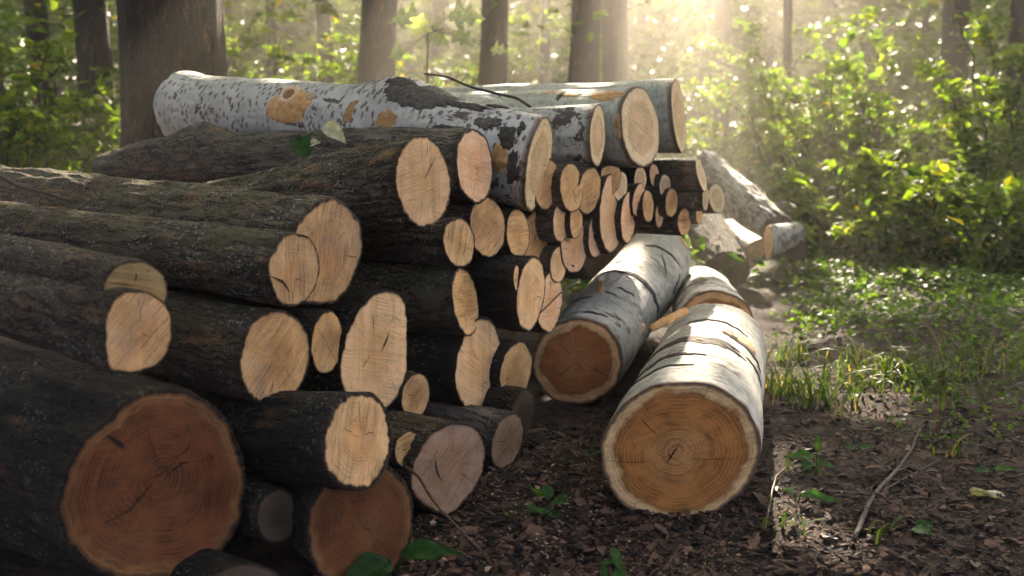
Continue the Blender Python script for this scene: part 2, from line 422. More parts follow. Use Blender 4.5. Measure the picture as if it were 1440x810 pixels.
M['leaf_maple'] = leafmat('pale maple leaves', (0.36, 0.40, 0.26), (0.46, 0.50, 0.36), 0.4)
M['leaf_dead'] = leafmat('dead leaves', (0.025, 0.016, 0.011), (0.11, 0.068, 0.048), 0.1)
M['leaf_palefall'] = leafmat('pale fallen leaf', (0.50, 0.46, 0.36), (0.55, 0.52, 0.40), 0.3)
M['leaf_amber'] = leafmat('amber fallen leaf', (0.45, 0.24, 0.05), (0.50, 0.30, 0.08), 0.3)

def ground_mat():
    t = NT('forest floor'); p = t.pos()
    a = t.noise(p, 2.2, 4, 0.6); b = t.noise(p, 26, 5, 0.7); f = t.noise(p, 130, 4, 0.75)
    ch = t.vor(t.vadd(p, t.n('ShaderNodeVectorMath', [t.noise(p, 20, 2, out=1), (0.03, 0.03, 0.03)], operation='MULTIPLY').outputs[0]), 60, out='Color')
    chv = t.n('ShaderNodeSeparateColor', [ch]).outputs[0]
    c = t.mix(t.ss(b, 0.3, 0.7), (0.010, 0.007, 0.0055), (0.045, 0.028, 0.02))
    c = t.mix(t.math('MULTIPLY', t.ss(chv, 0.55, 0.95), 0.6), c, (0.10, 0.058, 0.04))
    c = t.mix(t.math('MULTIPLY', t.ss(a, 0.5, 0.68), 0.5), c, (0.15, 0.098, 0.072))
    c = t.scale(c, t.ss(f, 0.25, 0.7, 0.55, 1.2))
    sep = t.n('ShaderNodeSeparateXYZ', [p])
    g = t.math('MULTIPLY', t.ss(t.math('ADD', sep.outputs[1], t.math('MULTIPLY', t.noise(p, 1.1, 3), 3.0)), 6.5, 10.5), 0.7)
    c = t.mix(g, c, t.mix(b, (0.02, 0.035, 0.01), (0.06, 0.085, 0.022)))
    h = t.math('ADD', b, t.math('ADD', t.math('MULTIPLY', f, 0.5), t.math('MULTIPLY', chv, 0.4)))
    return t.princ(c, 0.9, t.bump(h, 0.9, 0.02), 0.2)
M['ground'] = ground_mat()

# ------------------------------------------------------------------ ground
def ground_z(x, y):
    P = np.stack([x, y, np.zeros_like(x)], -1)
    near = np.exp(-((x - 0.6) ** 2 + (y - 3.0) ** 2) / 60)
    z = 0.05 * fbm(P * 0.9, 2) * (1 - 0.75 * near) + 0.018 * fbm(P * 4.1 + 5, 3) + 0.008 * fbm(P * 17 + 9, 2) * near
    far = np.clip((np.hypot(x, y) - 12) / 40, 0, 1)
    return z - 0.015 + 0.25 * far * fbm(P * 0.11 + 3, 2)

def axis_pts(lo, hi, d0, d1, g):
    a = [d0]; s = g
    while a[-1] < hi: a.append(a[-1] + s); s *= (1.0 if a[-1] < d1 else 1.13)
    b = [d0]; s = g
    while b[-1] > lo: b.append(b[-1] - s); s *= 1.13
    return np.array(b[::-1][:-1] + a)
gx = axis_pts(-70, 70, -1.4, 3.2, 0.024)
gy = axis_pts(-40, 85, 1.4, 5.2, 0.024)
X, Y = np.meshgrid(gx, gy)
Z = ground_z(X, Y)
g_o = new_mesh('ground', np.stack([X, Y, Z], -1).reshape(-1, 3), grid_faces(len(gy), len(gx), False), M['ground'])
g_o['kind'] = 'structure'; g_o['label'] = 'brown forest floor of bark crumbs and dead leaves'

# ------------------------------------------------------------------ logs
PN = np.array([0.84, -0.54, 0]); PN /= np.linalg.norm(PN)
PP = np.array([-0.72, 1.9, 0])                       # a point of the pile's front plane
TH0 = np.linspace(0, 2 * np.pi, 24, endpoint=False)

def outline_px(face, n, seed):
    th = np.linspace(0, 2 * np.pi, n, endpoint=False)
    if len(face) == 2 and not np.isscalar(face[0]):                   # (center, polygon)
        c, poly = np.array(face[0], float), np.array(face[1], float)
        d = poly - c
        a = np.arctan2(-d[:, 1], d[:, 0]) % (2 * np.pi); o = np.argsort(a)
        x, y = d[o, 0], d[o, 1]; a = a[o]
        aa = np.concatenate([a - 2 * np.pi, a, a + 2 * np.pi])
        r = np.tile(np.hypot(x, y), 3)
        rr = np.interp(th, aa, r)
        k = np.array([1, 2, 3, 2, 1.]); k /= k.sum()
        rp = np.concatenate([rr[-2:], rr, rr[:2]]); rr = np.convolve(rp, k, 'valid')
        return c, c + np.stack([rr * np.cos(th), -rr * np.sin(th)], -1)
    cx, cy, w, h = face[:4]; tilt = math.radians(face[4] if len(face) > 4 else 0)
    irr = face[5] if len(face) > 5 else 0.03
    P = np.stack([np.cos(th) * 1.3, np.sin(th) * 1.3, np.full(n, seed * 3.7)], -1)
    k = 1 + irr * 1.6 * noise(P) + irr * 0.6 * noise(P * 2.3 + 4)
    x = w / 2 * np.cos(th) * k; y = h / 2 * np.sin(th) * k
    xr = x * math.cos(tilt) + y * math.sin(tilt); yr = -x * math.sin(tilt) + y * math.cos(tilt)
    return np.array([cx, cy], float), np.stack([cx + xr, cy - yr], -1)

class Log:
    count = 0
    def __init__(s, face, label, bark='bark_dark', wd='wood_tan', off=0.0, depth=None, yaw=33, pitch=0, length=1.8,
                 back=None, taper=0.9, thick=0.05, hi=False, name='log', disp=0.004, pith=(0, 0), bow=0.0, humps=(), group=None, back_wd=None, hollow=0.0):
        Log.count += 1
        seed = Log.count
        n = 128 if hi else 80
        c, out = outline_px(face, n, seed)
        rc = ray(*c)
        if depth is None:
            C = CAM + rc * (((PP + PN * off - CAM) @ PN) / (rc @ PN))
        else:
            C = at(c[0], c[1], depth)
        if back is not None:
            B = at(*back); a = B - C; length = np.linalg.norm(a); a /= length
        else:
            yw, pt = math.radians(yaw), math.radians(pitch)
            a = np.array([-math.cos(yw) * math.cos(pt), math.sin(yw) * math.cos(pt), math.sin(pt)])
        s.C, s.a, s.L, s.n = C, a, length, n
        # the cut plane that makes the section across the axis as round as possible
        rays = ray(out[:, 0], out[:, 1])
        u = np.cross(a, [0, 0, 1]); u /= np.linalg.norm(u); v = np.cross(u, a)
        s.u, s.v = u, v
        best = None
        sub = rays[::4]
        for dy in range(-65, 66, 5):
            for dp in range(-30, 31, 6):
                y_, p_ = math.radians(dy), math.radians(dp)
                nn = -a * math.cos(y_) * math.cos(p_) + u * math.sin(y_) * math.cos(p_) + v * math.sin(p_)
                den = sub @ nn
                if np.any(np.abs(den) < 0.06) or (rc @ nn) > 0: continue
                Q = CAM + sub * (((C - CAM) @ nn) / den)[:, None] - C
                cv = np.cov(np.stack([Q @ u, Q @ v]))
                e = np.linalg.eigvalsh(cv)
                cost = math.log(e[1] / max(e[0], 1e-9)) ** 2 + 0.25 * (y_ ** 2 + p_ ** 2)
                if best is None or cost < best[0]: best = (cost, nn)
        nn = best[1]; s.nrm = nn
        Q = CAM + rays * (((C - CAM) @ nn) / (rays @ nn))[:, None]
        s.off = Q - C
        s.ax = s.off @ a
        s.pu, s.pv = s.off @ u, s.off @ v
        pr = np.hypot(s.pu, s.pv)
        s.R = float(np.exp(np.mean(np.log(pr))))
        s.ang = np.unwrap(np.arctan2(s.pv, s.pu))
        s.dsc, s.taper, s.bow, s.humps, s.seed = disp, taper, bow, humps, seed
        # bark tube
        ns = max(24, int(length / (0.019 if hi else 0.034)))
        sv = np.concatenate([[0, 0.004, 0.012], np.linspace(0.025, length, ns)])
        PH = np.linspace(0, 2 * np.pi, n, endpoint=False)
        S, TH = np.meshgrid(sv, PH, indexing='ij')
        V, bc = s.surf(TH, S, 0.0)
        fv = V[0].copy()
        inner = C + (fv - C) * (1 - thick * (1 + 0.55 * noise(fv * 45) + 0.4 * noise(fv * 120)))[:, None]
        lip = C + (fv - C) * (1 - thick * 0.3) - a * 0.0015
        rim_n = 0.0016 * noise(fv * 60)
        inner = inner - a * (0.001 + rim_n[:, None])
        rows = np.concatenate([inner[None], lip[None], V])
        bcr = np.concatenate([bc[:1], bc[:1], bc])
        rimv = np.zeros(rows.shape[:2]); rimv[:4] = 1.0; rimv[4] = 0.7
        bC, tl = s.center(length), rows[-1]
        F = grid_faces(len(rows), n)
        base = C.copy(); base[2] = max(0.0, C[2] - s.R)
        s.root = empty(name, base, label, 'log', group)
        s.base = base
        new_mesh('bark', rows.reshape(-1, 3), F, M[bark], True, {'bc': bcr.reshape(-1, 3), 'rim': rimv.ravel()}, s.root, base)
        s.disc(inner, C - a * 0.002, wd, 1.0, pith, hollow)
        s.disc(tl, bC, back_wd or wd, -1.0, (0, 0), 0)
        s.inner = inner
        wpx = np.ptp(out[:, 0])
        s.c_px, s.out_px = c, out
        if wpx > 30:
            rr_ = np.random.default_rng(900 + seed)
            pc = project((C + pith[0] * (fv[0] - C) + pith[1] * (fv[n // 4] - C))[None])[0]
            for k in range(int(rr_.integers(2, 5))):
                e = out[rr_.integers(0, n)]; a0, a1 = sorted(rr_.uniform(0.03, 0.95, 2))
                if a1 - a0 < 0.2: a0 = max(0.02, a1 - 0.3)
                mid = pc + (e - pc) * (a0 + a1) / 2 + rr_.normal(0, 0.02 * wpx, 2)
                s.crack([pc + (e - pc) * a0, mid, pc + (e - pc) * a1], rr_.uniform(0.0008, 0.0024))
    def center(s, S):
        S = np.asarray(S, float)
        t = S / s.L
        return s.C + S[..., None] * s.a + (4 * s.bow * t * (1 - t))[..., None] * np.array([0, 0, 1.0])
    def surf(s, TH, S, h):
        idx = np.concatenate([np.linspace(0, 2 * np.pi, s.n, endpoint=False), [2 * np.pi]])
        t = TH % (2 * np.pi)
        f = lambda arr: np.interp(t, idx, np.concatenate([arr, arr[:1]]))
        pu, pv, ax = f(s.pu), f(s.pv), f(s.ax)
        pr = np.hypot(pu, pv)
        bl = np.clip(S / 0.45, 0, 1); bl = bl * bl * (3 - 2 * bl)
        R = pr * (1 - bl) + (0.35 * pr + 0.65 * s.R) * bl
        cu, cv = pu / pr, pv / pr
        bc = np.stack([cu * s.R, cv * s.R, S], -1)
        q = bc + s.seed * 5.31
        tp = 1 + (s.taper - 1) * S / s.L
        fur = fbm(q * np.array([26, 26, 4.5]), 3) - 0.9 * np.abs(noise(q * np.array([34, 34, 6.0]))) + 0.35
        d = s.dsc * 1.5 * fur * min(1.0, s.R / 0.1) * np.clip(S / 0.02 + (0.45 if s.R > 0.07 else 0.1), 0, 1)
        d = d + 0.05 * s.R * fbm(q * np.array([3.5, 3.5, 2.2]), 2) * np.clip(S / 0.15, 0, 1)
        for (h0, s0, wth, ws, amp) in s.humps:
            dth = (TH - h0 + np.pi) % (2 * np.pi) - np.pi
            d = d + amp * np.exp(-(dth / wth) ** 2 - ((S - s0) / ws) ** 2)
        R = R * tp + d + h
        V = s.center(S) + (R * cu)[..., None] * s.u + (R * cv)[..., None] * s.v + (ax * (1 - bl))[..., None] * s.a
        return V, bc
    def disc(s, ring, ctr, wd, sign, pith, hollow):
        n = len(ring)
        e1 = ring[0] - ctr; e1 = e1 / np.linalg.norm(e1)
        pc = ctr + pith[0] * (ring[0] - ctr) + pith[1] * (ring[n // 4] - ctr)
        rr = np.concatenate([np.linspace(0.04, 1, 14) ** 0.9])
        P = pc[None, None] + rr[:, None, None] * (ring - pc)[None]
        e2 = np.cross(s.nrm, e1); e2 /= np.linalg.norm(e2)
        wv = noise(P * 13 + s.seed) * 0.0016 * np.clip((1 - rr) * 8, 0, 1)[:, None]
        P = P - s.a * wv[..., None] * sign
        V = np.concatenate([P.reshape(-1, 3), pc[None]])
        fc = np.stack([(V - pc) @ np.cross(np.array([0, 0, 1.0]), s.nrm), (V - pc)[:, 2], np.zeros(len(V))], -1)
        rn = np.concatenate([np.repeat(rr, n), [0]])
        c = np.arange(n)
        F = [grid_faces(14, n)[:, ::-1], np.stack([np.full(n, 14 * n), c, (c + 1) % n], -1)]
        if sign < 0: F = [f[:, ::-1] for f in F]
        return new_mesh('cut_face', V, F, M[wd], True, {'fc': fc, 'rn': rn}, s.root, s.base)
    def find(s, px, py):
        TH, S = np.meshgrid(np.linspace(0, 2 * np.pi, 90, endpoint=False), np.linspace(0.0, s.L, 160))
        V, _ = s.surf(TH, S, 0.0)
        N = V - s.center(S); N -= (N @ s.a)[..., None] * s.a
        vis = ((V - CAM) * N).sum(-1) < 0
        d = np.hypot(*(project(V) - np.array([px, py])).transpose(2, 0, 1)) + (~vis) * 1e4
        k = np.unravel_index(np.argmin(d), d.shape)
        return TH[k], S[k]
    def patch(s, name, px, py, ls, lw, mat, h=0.003, rough=0.35, rot=0.0, prof=None, seed=1, rings=7, spokes=72, parent=None, pos=None):
        """an irregular raised patch that follows the bark: ls along the log, lw around it (half sizes, metres)"""
        t0, s0 = pos if pos else s.find(px, py)
        al = np.linspace(0, 2 * np.pi, spokes, endpoint=False)
        q = np.stack([np.cos(al) * 0.9, np.sin(al) * 0.9, np.full(spokes, seed * 7.7)], -1)
        k = 1 + rough * (0.9 * noise(q) + 0.45 * noise(q * 3.1) + 0.3 * noise(q * 9.0))
        rr = np.linspace(0, 1, rings + 1)[1:]
        x = rr[:, None] * (k * np.cos(al))[None] * ls; y = rr[:, None] * (k * np.sin(al))[None] * lw
        c_, s_ = math.cos(rot), math.sin(rot)
        x, y = x * c_ - y * s_, x * s_ + y * c_
        if prof is None: hh = h * np.sqrt(np.clip(1 - rr ** 2, 0, 1)) + 0.0012 - 0.004 * (rr > 0.999)
        else: hh = np.array([prof(r) for r in rr])
        TH = t0 + y / s.R; S = np.clip(s0 + x, 0.003, s.L - 0.003)
        V, _ = s.surf(TH, S, np.broadcast_to(hh[:, None], TH.shape))
        V0, _ = s.surf(np.array([t0]), np.array([s0]), np.array([h + 0.0012 if prof is None else prof(0)]))
        Vv = np.concatenate([V.reshape(-1, 3), V0])
        c = np.arange(spokes)
        F = [grid_faces(rings, spokes), np.stack([np.full(spokes, rings * spokes), (c + 1) % spokes, c], -1)]
        return new_mesh(name, Vv, F, M[mat], True, None, parent or s.root, s.base)
    def knot(s, px, py, r, stretch=1.3, parent_mat=None):
        t0, s0 = s.find(px, py)
        ring = lambda q: 0.003 + (0.005 * math.exp(-((q - 0.72) / 0.2) ** 2)) - (0.012 if q > 0.98 else 0)
        kn = s.patch('knot', px, py, r * stretch, r, 'stub', prof=ring, rough=0.1, rings=9)
        s.patch('knot_core', px, py, r * stretch * 0.6, r * 0.6, 'stub_core', h=0.006, rough=0.15, parent=kn)
    def crack(s, pts, w=0.002):
        """a drying crack drawn on the cut face through pixel points"""
        pts = np.array(pts, float)
        k = 14
        t = np.linspace(0, len(pts) - 1, k); x = np.interp(t, range(len(pts)), pts[:, 0]); y = np.interp(t, range(len(pts)), pts[:, 1])
        r = ray(x, y)
        pl = s.C - s.a * 0.0045
        P = CAM + r * (((pl - CAM) @ s.nrm) / (r @ s.nrm))[:, None]
        T = np.gradient(P, axis=0); N = np.cross(T, s.nrm); N /= np.linalg.norm(N, axis=1)[:, None]
        ww = w * np.sin(np.linspace(0.15, math.pi - 0.05, k)) * (1 + 0.5 * noise(P * 90))
        V = np.concatenate([P + N * ww[:, None] / 2, P - N * ww[:, None] / 2])
        i = np.arange(k - 1)
        new_mesh('crack', V, np.stack([i, i + 1, i + k + 1, i + k], -1), M['crack'], False, None, s.root, s.base)

L = {}
def log(key, *a, **k):
    L[key] = Log(*a, **k)
    return L[key]
D = 'bark_dark'
# upper rows on the left
log('grey_top', (667, 233, 52, 106, -4), 'grey barked log with a round pinkish cut beside the spotted top log', 'bark_grey', 'wood_pink', off=-0.02, back=(150, 236, 4.3), taper=0.62, bow=0.03,
    humps=((1.7, 1.38, 0.6, 0.13, 0.06), (2.3, 1.6, 0.5, 0.3, 0.03)), hi=True, thick=0.06)
log('moss_top', (595, 256, 78, 128, -6), 'mossy furrowed log with a tall pale split face near the pile top', 'bark_moss', 'wood_pale', off=0.05, back=(205, 322, 3.35), hi=True, disp=0.006, thick=0.05, taper=0.85)
log('broad_moss', (458, 355, 100, 152, 12), 'thick mossy log with a wide tan face behind a smaller cut', 'bark_moss', 'wood_tan2', yaw=43, pitch=1.5, length=2.2, hi=True, disp=0.006, thick=0.05, taper=0.95)
log('small_front', (413, 379, 72, 104, 5), 'smaller log with ringed face overlapping the wide tan face', 'bark_moss', 'wood_tan2', off=0.075, yaw=37, pitch=1.0, length=1.5, hi=True, disp=0.005, thick=0.055, pith=(0.05, -0.3), taper=1.0)
log('half_moon', (190, 410, 92, 88, 0), 'log showing a half moon of ochre wood above the lichen flecked log', 'bark_dark', 'wood_orange', off=0.13, yaw=40, pitch=2, length=1.3, hi=True, thick=0.05)
log('lichen', ((195, 467), [(150, 505), (149, 470), (152, 435), (165, 414), (190, 408), (218, 416), (236, 432), (240, 460), (237, 490), (222, 512), (200, 522), (175, 524), (155, 522)]),
    'lichen flecked dark log with a squarish pinkish face and small low knot', 'bark_dark', 'wood_tan', off=0.17, yaw=38, pitch=1, length=1.2, hi=True, thick=0.04)
log('tan_mid', (386, 503, 98, 136, 8), 'dark log with a large yellowish tan face under the overlapping pair', 'bark_dark', 'wood_tan', off=0.06, yaw=34, pitch=2, length=1.4, hi=True, thick=0.05)
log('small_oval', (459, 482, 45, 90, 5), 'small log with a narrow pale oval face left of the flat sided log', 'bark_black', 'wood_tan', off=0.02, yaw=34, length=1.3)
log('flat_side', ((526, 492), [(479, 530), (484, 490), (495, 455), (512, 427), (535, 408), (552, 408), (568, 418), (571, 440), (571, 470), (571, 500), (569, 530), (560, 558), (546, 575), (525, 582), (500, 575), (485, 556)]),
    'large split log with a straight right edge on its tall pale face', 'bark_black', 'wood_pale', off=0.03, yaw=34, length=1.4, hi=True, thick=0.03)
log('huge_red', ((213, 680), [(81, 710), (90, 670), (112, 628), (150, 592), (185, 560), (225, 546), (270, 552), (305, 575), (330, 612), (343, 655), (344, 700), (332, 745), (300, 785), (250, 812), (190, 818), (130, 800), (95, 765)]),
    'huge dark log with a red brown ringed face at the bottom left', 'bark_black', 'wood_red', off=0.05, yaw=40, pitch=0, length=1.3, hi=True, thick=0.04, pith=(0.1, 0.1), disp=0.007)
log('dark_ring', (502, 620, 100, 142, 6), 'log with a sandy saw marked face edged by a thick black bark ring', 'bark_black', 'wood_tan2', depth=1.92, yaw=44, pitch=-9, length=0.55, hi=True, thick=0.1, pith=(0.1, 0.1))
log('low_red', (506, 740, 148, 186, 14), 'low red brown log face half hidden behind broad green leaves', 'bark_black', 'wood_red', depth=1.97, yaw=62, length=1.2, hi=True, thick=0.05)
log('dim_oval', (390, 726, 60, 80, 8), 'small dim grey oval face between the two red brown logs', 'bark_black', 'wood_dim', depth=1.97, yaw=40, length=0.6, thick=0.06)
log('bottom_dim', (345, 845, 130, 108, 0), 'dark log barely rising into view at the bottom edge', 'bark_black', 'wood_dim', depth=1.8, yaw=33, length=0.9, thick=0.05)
log('tiny_lean', (584, 557, 41, 66, 10), 'little log with an oval face just right of the flat sided log', 'bark_dark', 'wood_tan', off=0.05, yaw=33, length=1.2, thick=0.07)
log('tiny_low', (574, 632, 40, 52, 14), 'little round face tucked against the big heart shaped face', 'bark_dark', 'wood_tan', depth=2.33, yaw=33, length=1.0, thick=0.06)
log('heart', ((630, 652), [(577, 668), (586, 640), (598, 618), (620, 600), (650, 595), (672, 604), (682, 628), (680, 655), (668, 685), (650, 708), (628, 726), (608, 720), (590, 705), (578, 690)]),
    'ground row log with a big heart shaped pinkish brown face', 'bark_dark', 'wood_grey', depth=2.36, yaw=33, pitch=1, length=1.3, hi=True, thick=0.04)
log('foot', (713, 620, 42, 84, 16), 'grey log with a narrow leaning face at the foot of the pile', 'bark_grey', 'wood_grey', depth=2.72, yaw=35, length=1.2, thick=0.06)
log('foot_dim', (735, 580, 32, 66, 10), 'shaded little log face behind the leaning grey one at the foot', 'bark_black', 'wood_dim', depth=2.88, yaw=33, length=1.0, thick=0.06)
log('tall_split', (672, 512, 62, 132, 9), 'log with a tall split face low in the pile, ridge down its middle', 'bark_black', 'wood_pale', off=0.0, yaw=33, length=1.4, thick=0.04)
log('near_birch', (725, 522, 44, 84, 12), 'small oval log face next to the round end of the near lying aspen', 'bark_black', 'wood_tan', off=0.03, yaw=33, length=1.2, thick=0.05)
log('yellow_slim', (654, 425, 36, 98, -8), 'mossy log with a slim yellow green face', 'bark_moss', 'wood_tan', off=0.0, yaw=31, length=1.4, thick=0.05)
log('slot', (746, 413, 40, 106, 7), 'dark smooth log with a tall pale face above the near lying aspen', 'bark_black', 'wood_pale', off=0.06, yaw=31, length=1.3, thick=0.05)
log('sliver', (726, 391, 9, 37, 0), 'finger thin branch end pressed against a tall pale face', 'bark_black', 'wood_pale', off=0.075, yaw=31, length=0.7, thick=0.08)
log('round_small', (645, 341, 45, 71, -6), 'small round saw marked face under the grey barked log', 'bark_dark', 'wood_tan2', off=0.0, yaw=32, length=1.4, thick=0.06)
log('round_mid', (685, 319, 51, 86, -4), 'smooth round tan face below the large spotted top log', 'bark_dark', 'wood_tan', off=-0.02, yaw=32, length=1.4, thick=0.04)
log('eye', (728, 328, 33, 70, -3), 'narrow face with a dark eye beneath the oblique cut of the top log', 'bark_dark', 'wood_tan', off=-0.02, yaw=32, length=1.4, thick=0.04)
log('behind_tall', (755, 342, 44, 96, 3), 'tall greenish tan face behind the narrow eye marked face', 'bark_dark', 'wood_tan', off=-0.070, yaw=32, length=1.3, thick=0.04)
log('lit_behind', (773, 425, 34, 86, 6), 'sunlit pink face peeping out behind the tall pale one', 'bark_dark', 'wood_pink', off=-0.030, yaw=32, length=1.2, thick=0.04)
# middle rows to the right
log('m_oval', (768, 259, 34.5, 73.9, 4), 'shaded oval face right behind the oblique top cut', 'bark_dark', 'wood_tan', off=-0.020, yaw=31, length=1.3, thick=0.05)
log('m_wide', (803, 264, 32.2, 69.4, -4), 'upright oval tan face under the middle aspen log', 'bark_dark', 'wood_tan', off=0.010, yaw=31, length=1.3, thick=0.04)
log('m_green', (828, 268, 32.2, 67.2, 10), 'dull olive oval face, third below the top aspens', 'bark_moss', 'wood_tan', off=0.010, yaw=31, length=1.3, thick=0.05)
log('m_lit', (832, 283, 29.9, 69.4, 14), 'bright sunlit edge of a face behind the olive oval', 'bark_dark', 'wood_pink', off=-0.050, yaw=31, length=1.2, thick=0.04)
log('m_wedge', ((859, 252), [(846, 236), (858, 233), (871, 236), (871, 252), (866, 268), (858, 277), (850, 268), (846, 252)]), 'wedge shaped olive face under the cream aspen end', 'bark_dark', 'wood_tan', off=0.0, yaw=31, length=1.2, thick=0.05)
log('m_small', (810, 310, 18.4, 51.5, 3), 'short slim face between the oval row and the sunlit peg', 'bark_black', 'wood_tan', off=0.000, yaw=31, length=1.3, thick=0.05)
log('m_peg', (807, 346, 37.9, 76.2, 2), 'sunlit orange face with a small hole near its bottom', 'bark_black', 'wood_pink', off=-0.030, yaw=31, length=1.3, thick=0.04)
log('m_pink', (860, 300, 34.5, 112.0, 2), 'tall sunlit salmon face in the middle of the far rows', 'bark_dark', 'wood_pink', off=0.000, yaw=31, length=1.3, thick=0.03)
log('m_pink_slim', (883, 306, 20.7, 73.9, 3), 'slim sunlit face right of the tall salmon one', 'bark_dark', 'wood_pink', off=0.000, yaw=31, length=1.2, thick=0.04)
log('m_pair', (898, 281, 17.2, 47.0, 8), 'left one of two small faces standing close in the far rows', 'bark_dark', 'wood_pink', off=0.010, yaw=31, length=1.2, thick=0.04)
log('m_pair2', (911, 290, 16.1, 47.0, -2), 'right one of two small faces standing close in the far rows', 'bark_dark', 'wood_tan', off=0.02, yaw=31, length=1.2, thick=0.05)
log('m_coin', (920, 247, 13.8, 33.6, -6), 'small coin like face below the gap between the cream ends', 'bark_dark', 'wood_pink', off=-0.030, yaw=31, length=1.1, thick=0.05)
log('m_stump', (927, 303, 11.5, 35.8, 2), 'short dim pinkish face low in the far rows', 'bark_dark', 'wood_pink', off=-0.020, yaw=31, length=1.0, thick=0.05)
log('m_dark1', (986, 246, 11, 48, -14), 'dark log with a curved cream rim below the farthest top aspen', 'bark_dark', 'wood_cream', off=0.10, yaw=27, length=1.3, thick=0.03)
log('m_dark2', (992, 279, 9, 36, 2), 'dark log with a narrow cream end under the curved rim', 'bark_moss', 'wood_cream', off=0.10, yaw=25, length=1.3, thick=0.04)
log('m_dark3', (983, 302, 9, 26, 2), 'stubby dark log end lowest beneath the narrow cream end', 'bark_dark', 'wood_tan', off=0.06, yaw=25, length=1.2, thick=0.04)
log('m_back', (1008, 279, 23, 44, -10), 'rounded cream face standing behind the narrow cream end', 'bark_dark', 'wood_cream', off=0.02, depth=4.75, yaw=31, length=1.1, thick=0.06)
for (k, f, lab, w_, o_) in (('n1', (789, 312, 24.3, 57.2, 2), 'slim tan face left of the short slim one in the middle rows', 'wood_pale', -0.01), ('n2', (838, 330, 21.6, 67.6, 4), 'sunny slim face squeezed left of the tall salmon one', 'wood_pink', -0.02),
                            ('n3', (872, 262, 20.2, 44.2, 3), 'small cream face right under the wide cream aspen end', 'wood_cream', 0.0), ('n4', (900, 252, 17.6, 36.4, 0), 'tiny cream face below the right rim of the wide cream end', 'wood_cream', -0.01),
                            ('n5', (944, 285, 17.6, 41.6, 4), 'small tan face right of the dim pinkish one in the far rows', 'wood_tan', 0.02), ('n6', (962, 312, 18.9, 39.0, 3), 'lowest small tan face at the far right of the rows', 'wood_tan', 0.03),
                            ('n7', (785, 372, 24.3, 52.0, 5), 'small pale face low beside the sunlit orange one', 'wood_pale', -0.03), ('n8', (935, 262, 16.2, 33.8, 0), 'little face above the dim far row, under the glow', 'wood_cream', 0.0)):
    log(k, f, lab, 'bark_dark', w_, off=o_, yaw=31, length=1.1, thick=0.05)
# unseen depth of the pile: dim logs far back in the gaps
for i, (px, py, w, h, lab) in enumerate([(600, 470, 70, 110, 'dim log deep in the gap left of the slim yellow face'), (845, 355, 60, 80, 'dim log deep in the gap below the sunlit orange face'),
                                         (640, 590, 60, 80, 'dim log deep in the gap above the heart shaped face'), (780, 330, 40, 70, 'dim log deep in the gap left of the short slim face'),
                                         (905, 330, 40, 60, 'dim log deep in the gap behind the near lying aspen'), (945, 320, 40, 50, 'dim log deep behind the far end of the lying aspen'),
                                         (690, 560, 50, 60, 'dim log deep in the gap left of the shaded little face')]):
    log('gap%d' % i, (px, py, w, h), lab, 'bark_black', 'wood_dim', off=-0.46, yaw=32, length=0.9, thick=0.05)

# the pale aspens on top
t = log('birch_top', (757, 230, 33, 138, 10), 'long spotted aspen log on top with a knot and a dark hump', 'birch_spot', 'wood_cream', off=0.02, back=(262, 157, 4.35), taper=0.98, hi=True, name='birch_log', disp=0.0022, thick=0.04, bow=0.032,
        humps=((1.45, 0.62, 0.7, 0.17, 0.055), (1.5, 1.95, 1.5, 0.12, 0.025)), back_wd='wood_tan')
t = log('birch_mid', (840, 191, 22, 88, 2), 'short black patched aspen log end on top, second from the oblique cut', 'birch_patch', 'wood_cream', off=0.0, yaw=30, length=1.6, name='birch_log', hi=True, disp=0.002, thick=0.04, taper=1.0)
t = log('birch_cream', (900, 179, 54, 114, -6), 'top aspen log with a wide cream face and brownish core', 'birch_green', 'wood_cream', off=0.02, yaw=34, length=1.75, name='birch_log', hi=True, disp=0.002, thick=0.03, taper=1.0)
t = log('birch_far', (954, 163, 18, 106, -6), 'farthest top aspen log with a thin cream end against the glow', 'birch_green', 'wood_cream', off=0.02, yaw=30, length=1.8, name='birch_log', hi=True, disp=0.002, thick=0.03, taper=1.0)
# the aspens lying beside the pile
t = log('lying_left', (812, 508, 126, 122, -20), 'pale aspen log leaning on the pile with a dark brown heart', 'birch_smooth', 'wood_heart2', depth=3.42, back=(925, 366, 4.75), taper=1.06, name='birch_log', hi=True, disp=0.0018, thick=0.03, pith=(0.0, 0.0))
t = log('lying_front', (957, 636, 226, 196, -14), 'biggest aspen log lying nearest with a ringed orange brown face', 'birch_smooth', 'wood_heart', depth=2.36, back=(1004, 497, 3.55), taper=1.0, name='birch_log', hi=True, disp=0.0018, thick=0.03, pith=(-0.06, 0.03))
t = log('lying_behind', (1006, 462, 112, 106, 0), 'aspen log lying right behind the biggest one, brown cut barely showing', 'birch_patch', 'wood_heart2', depth=3.75, back=(985, 415, 5.0), taper=1.0, name='birch_log', hi=True, disp=0.002, thick=0.03)
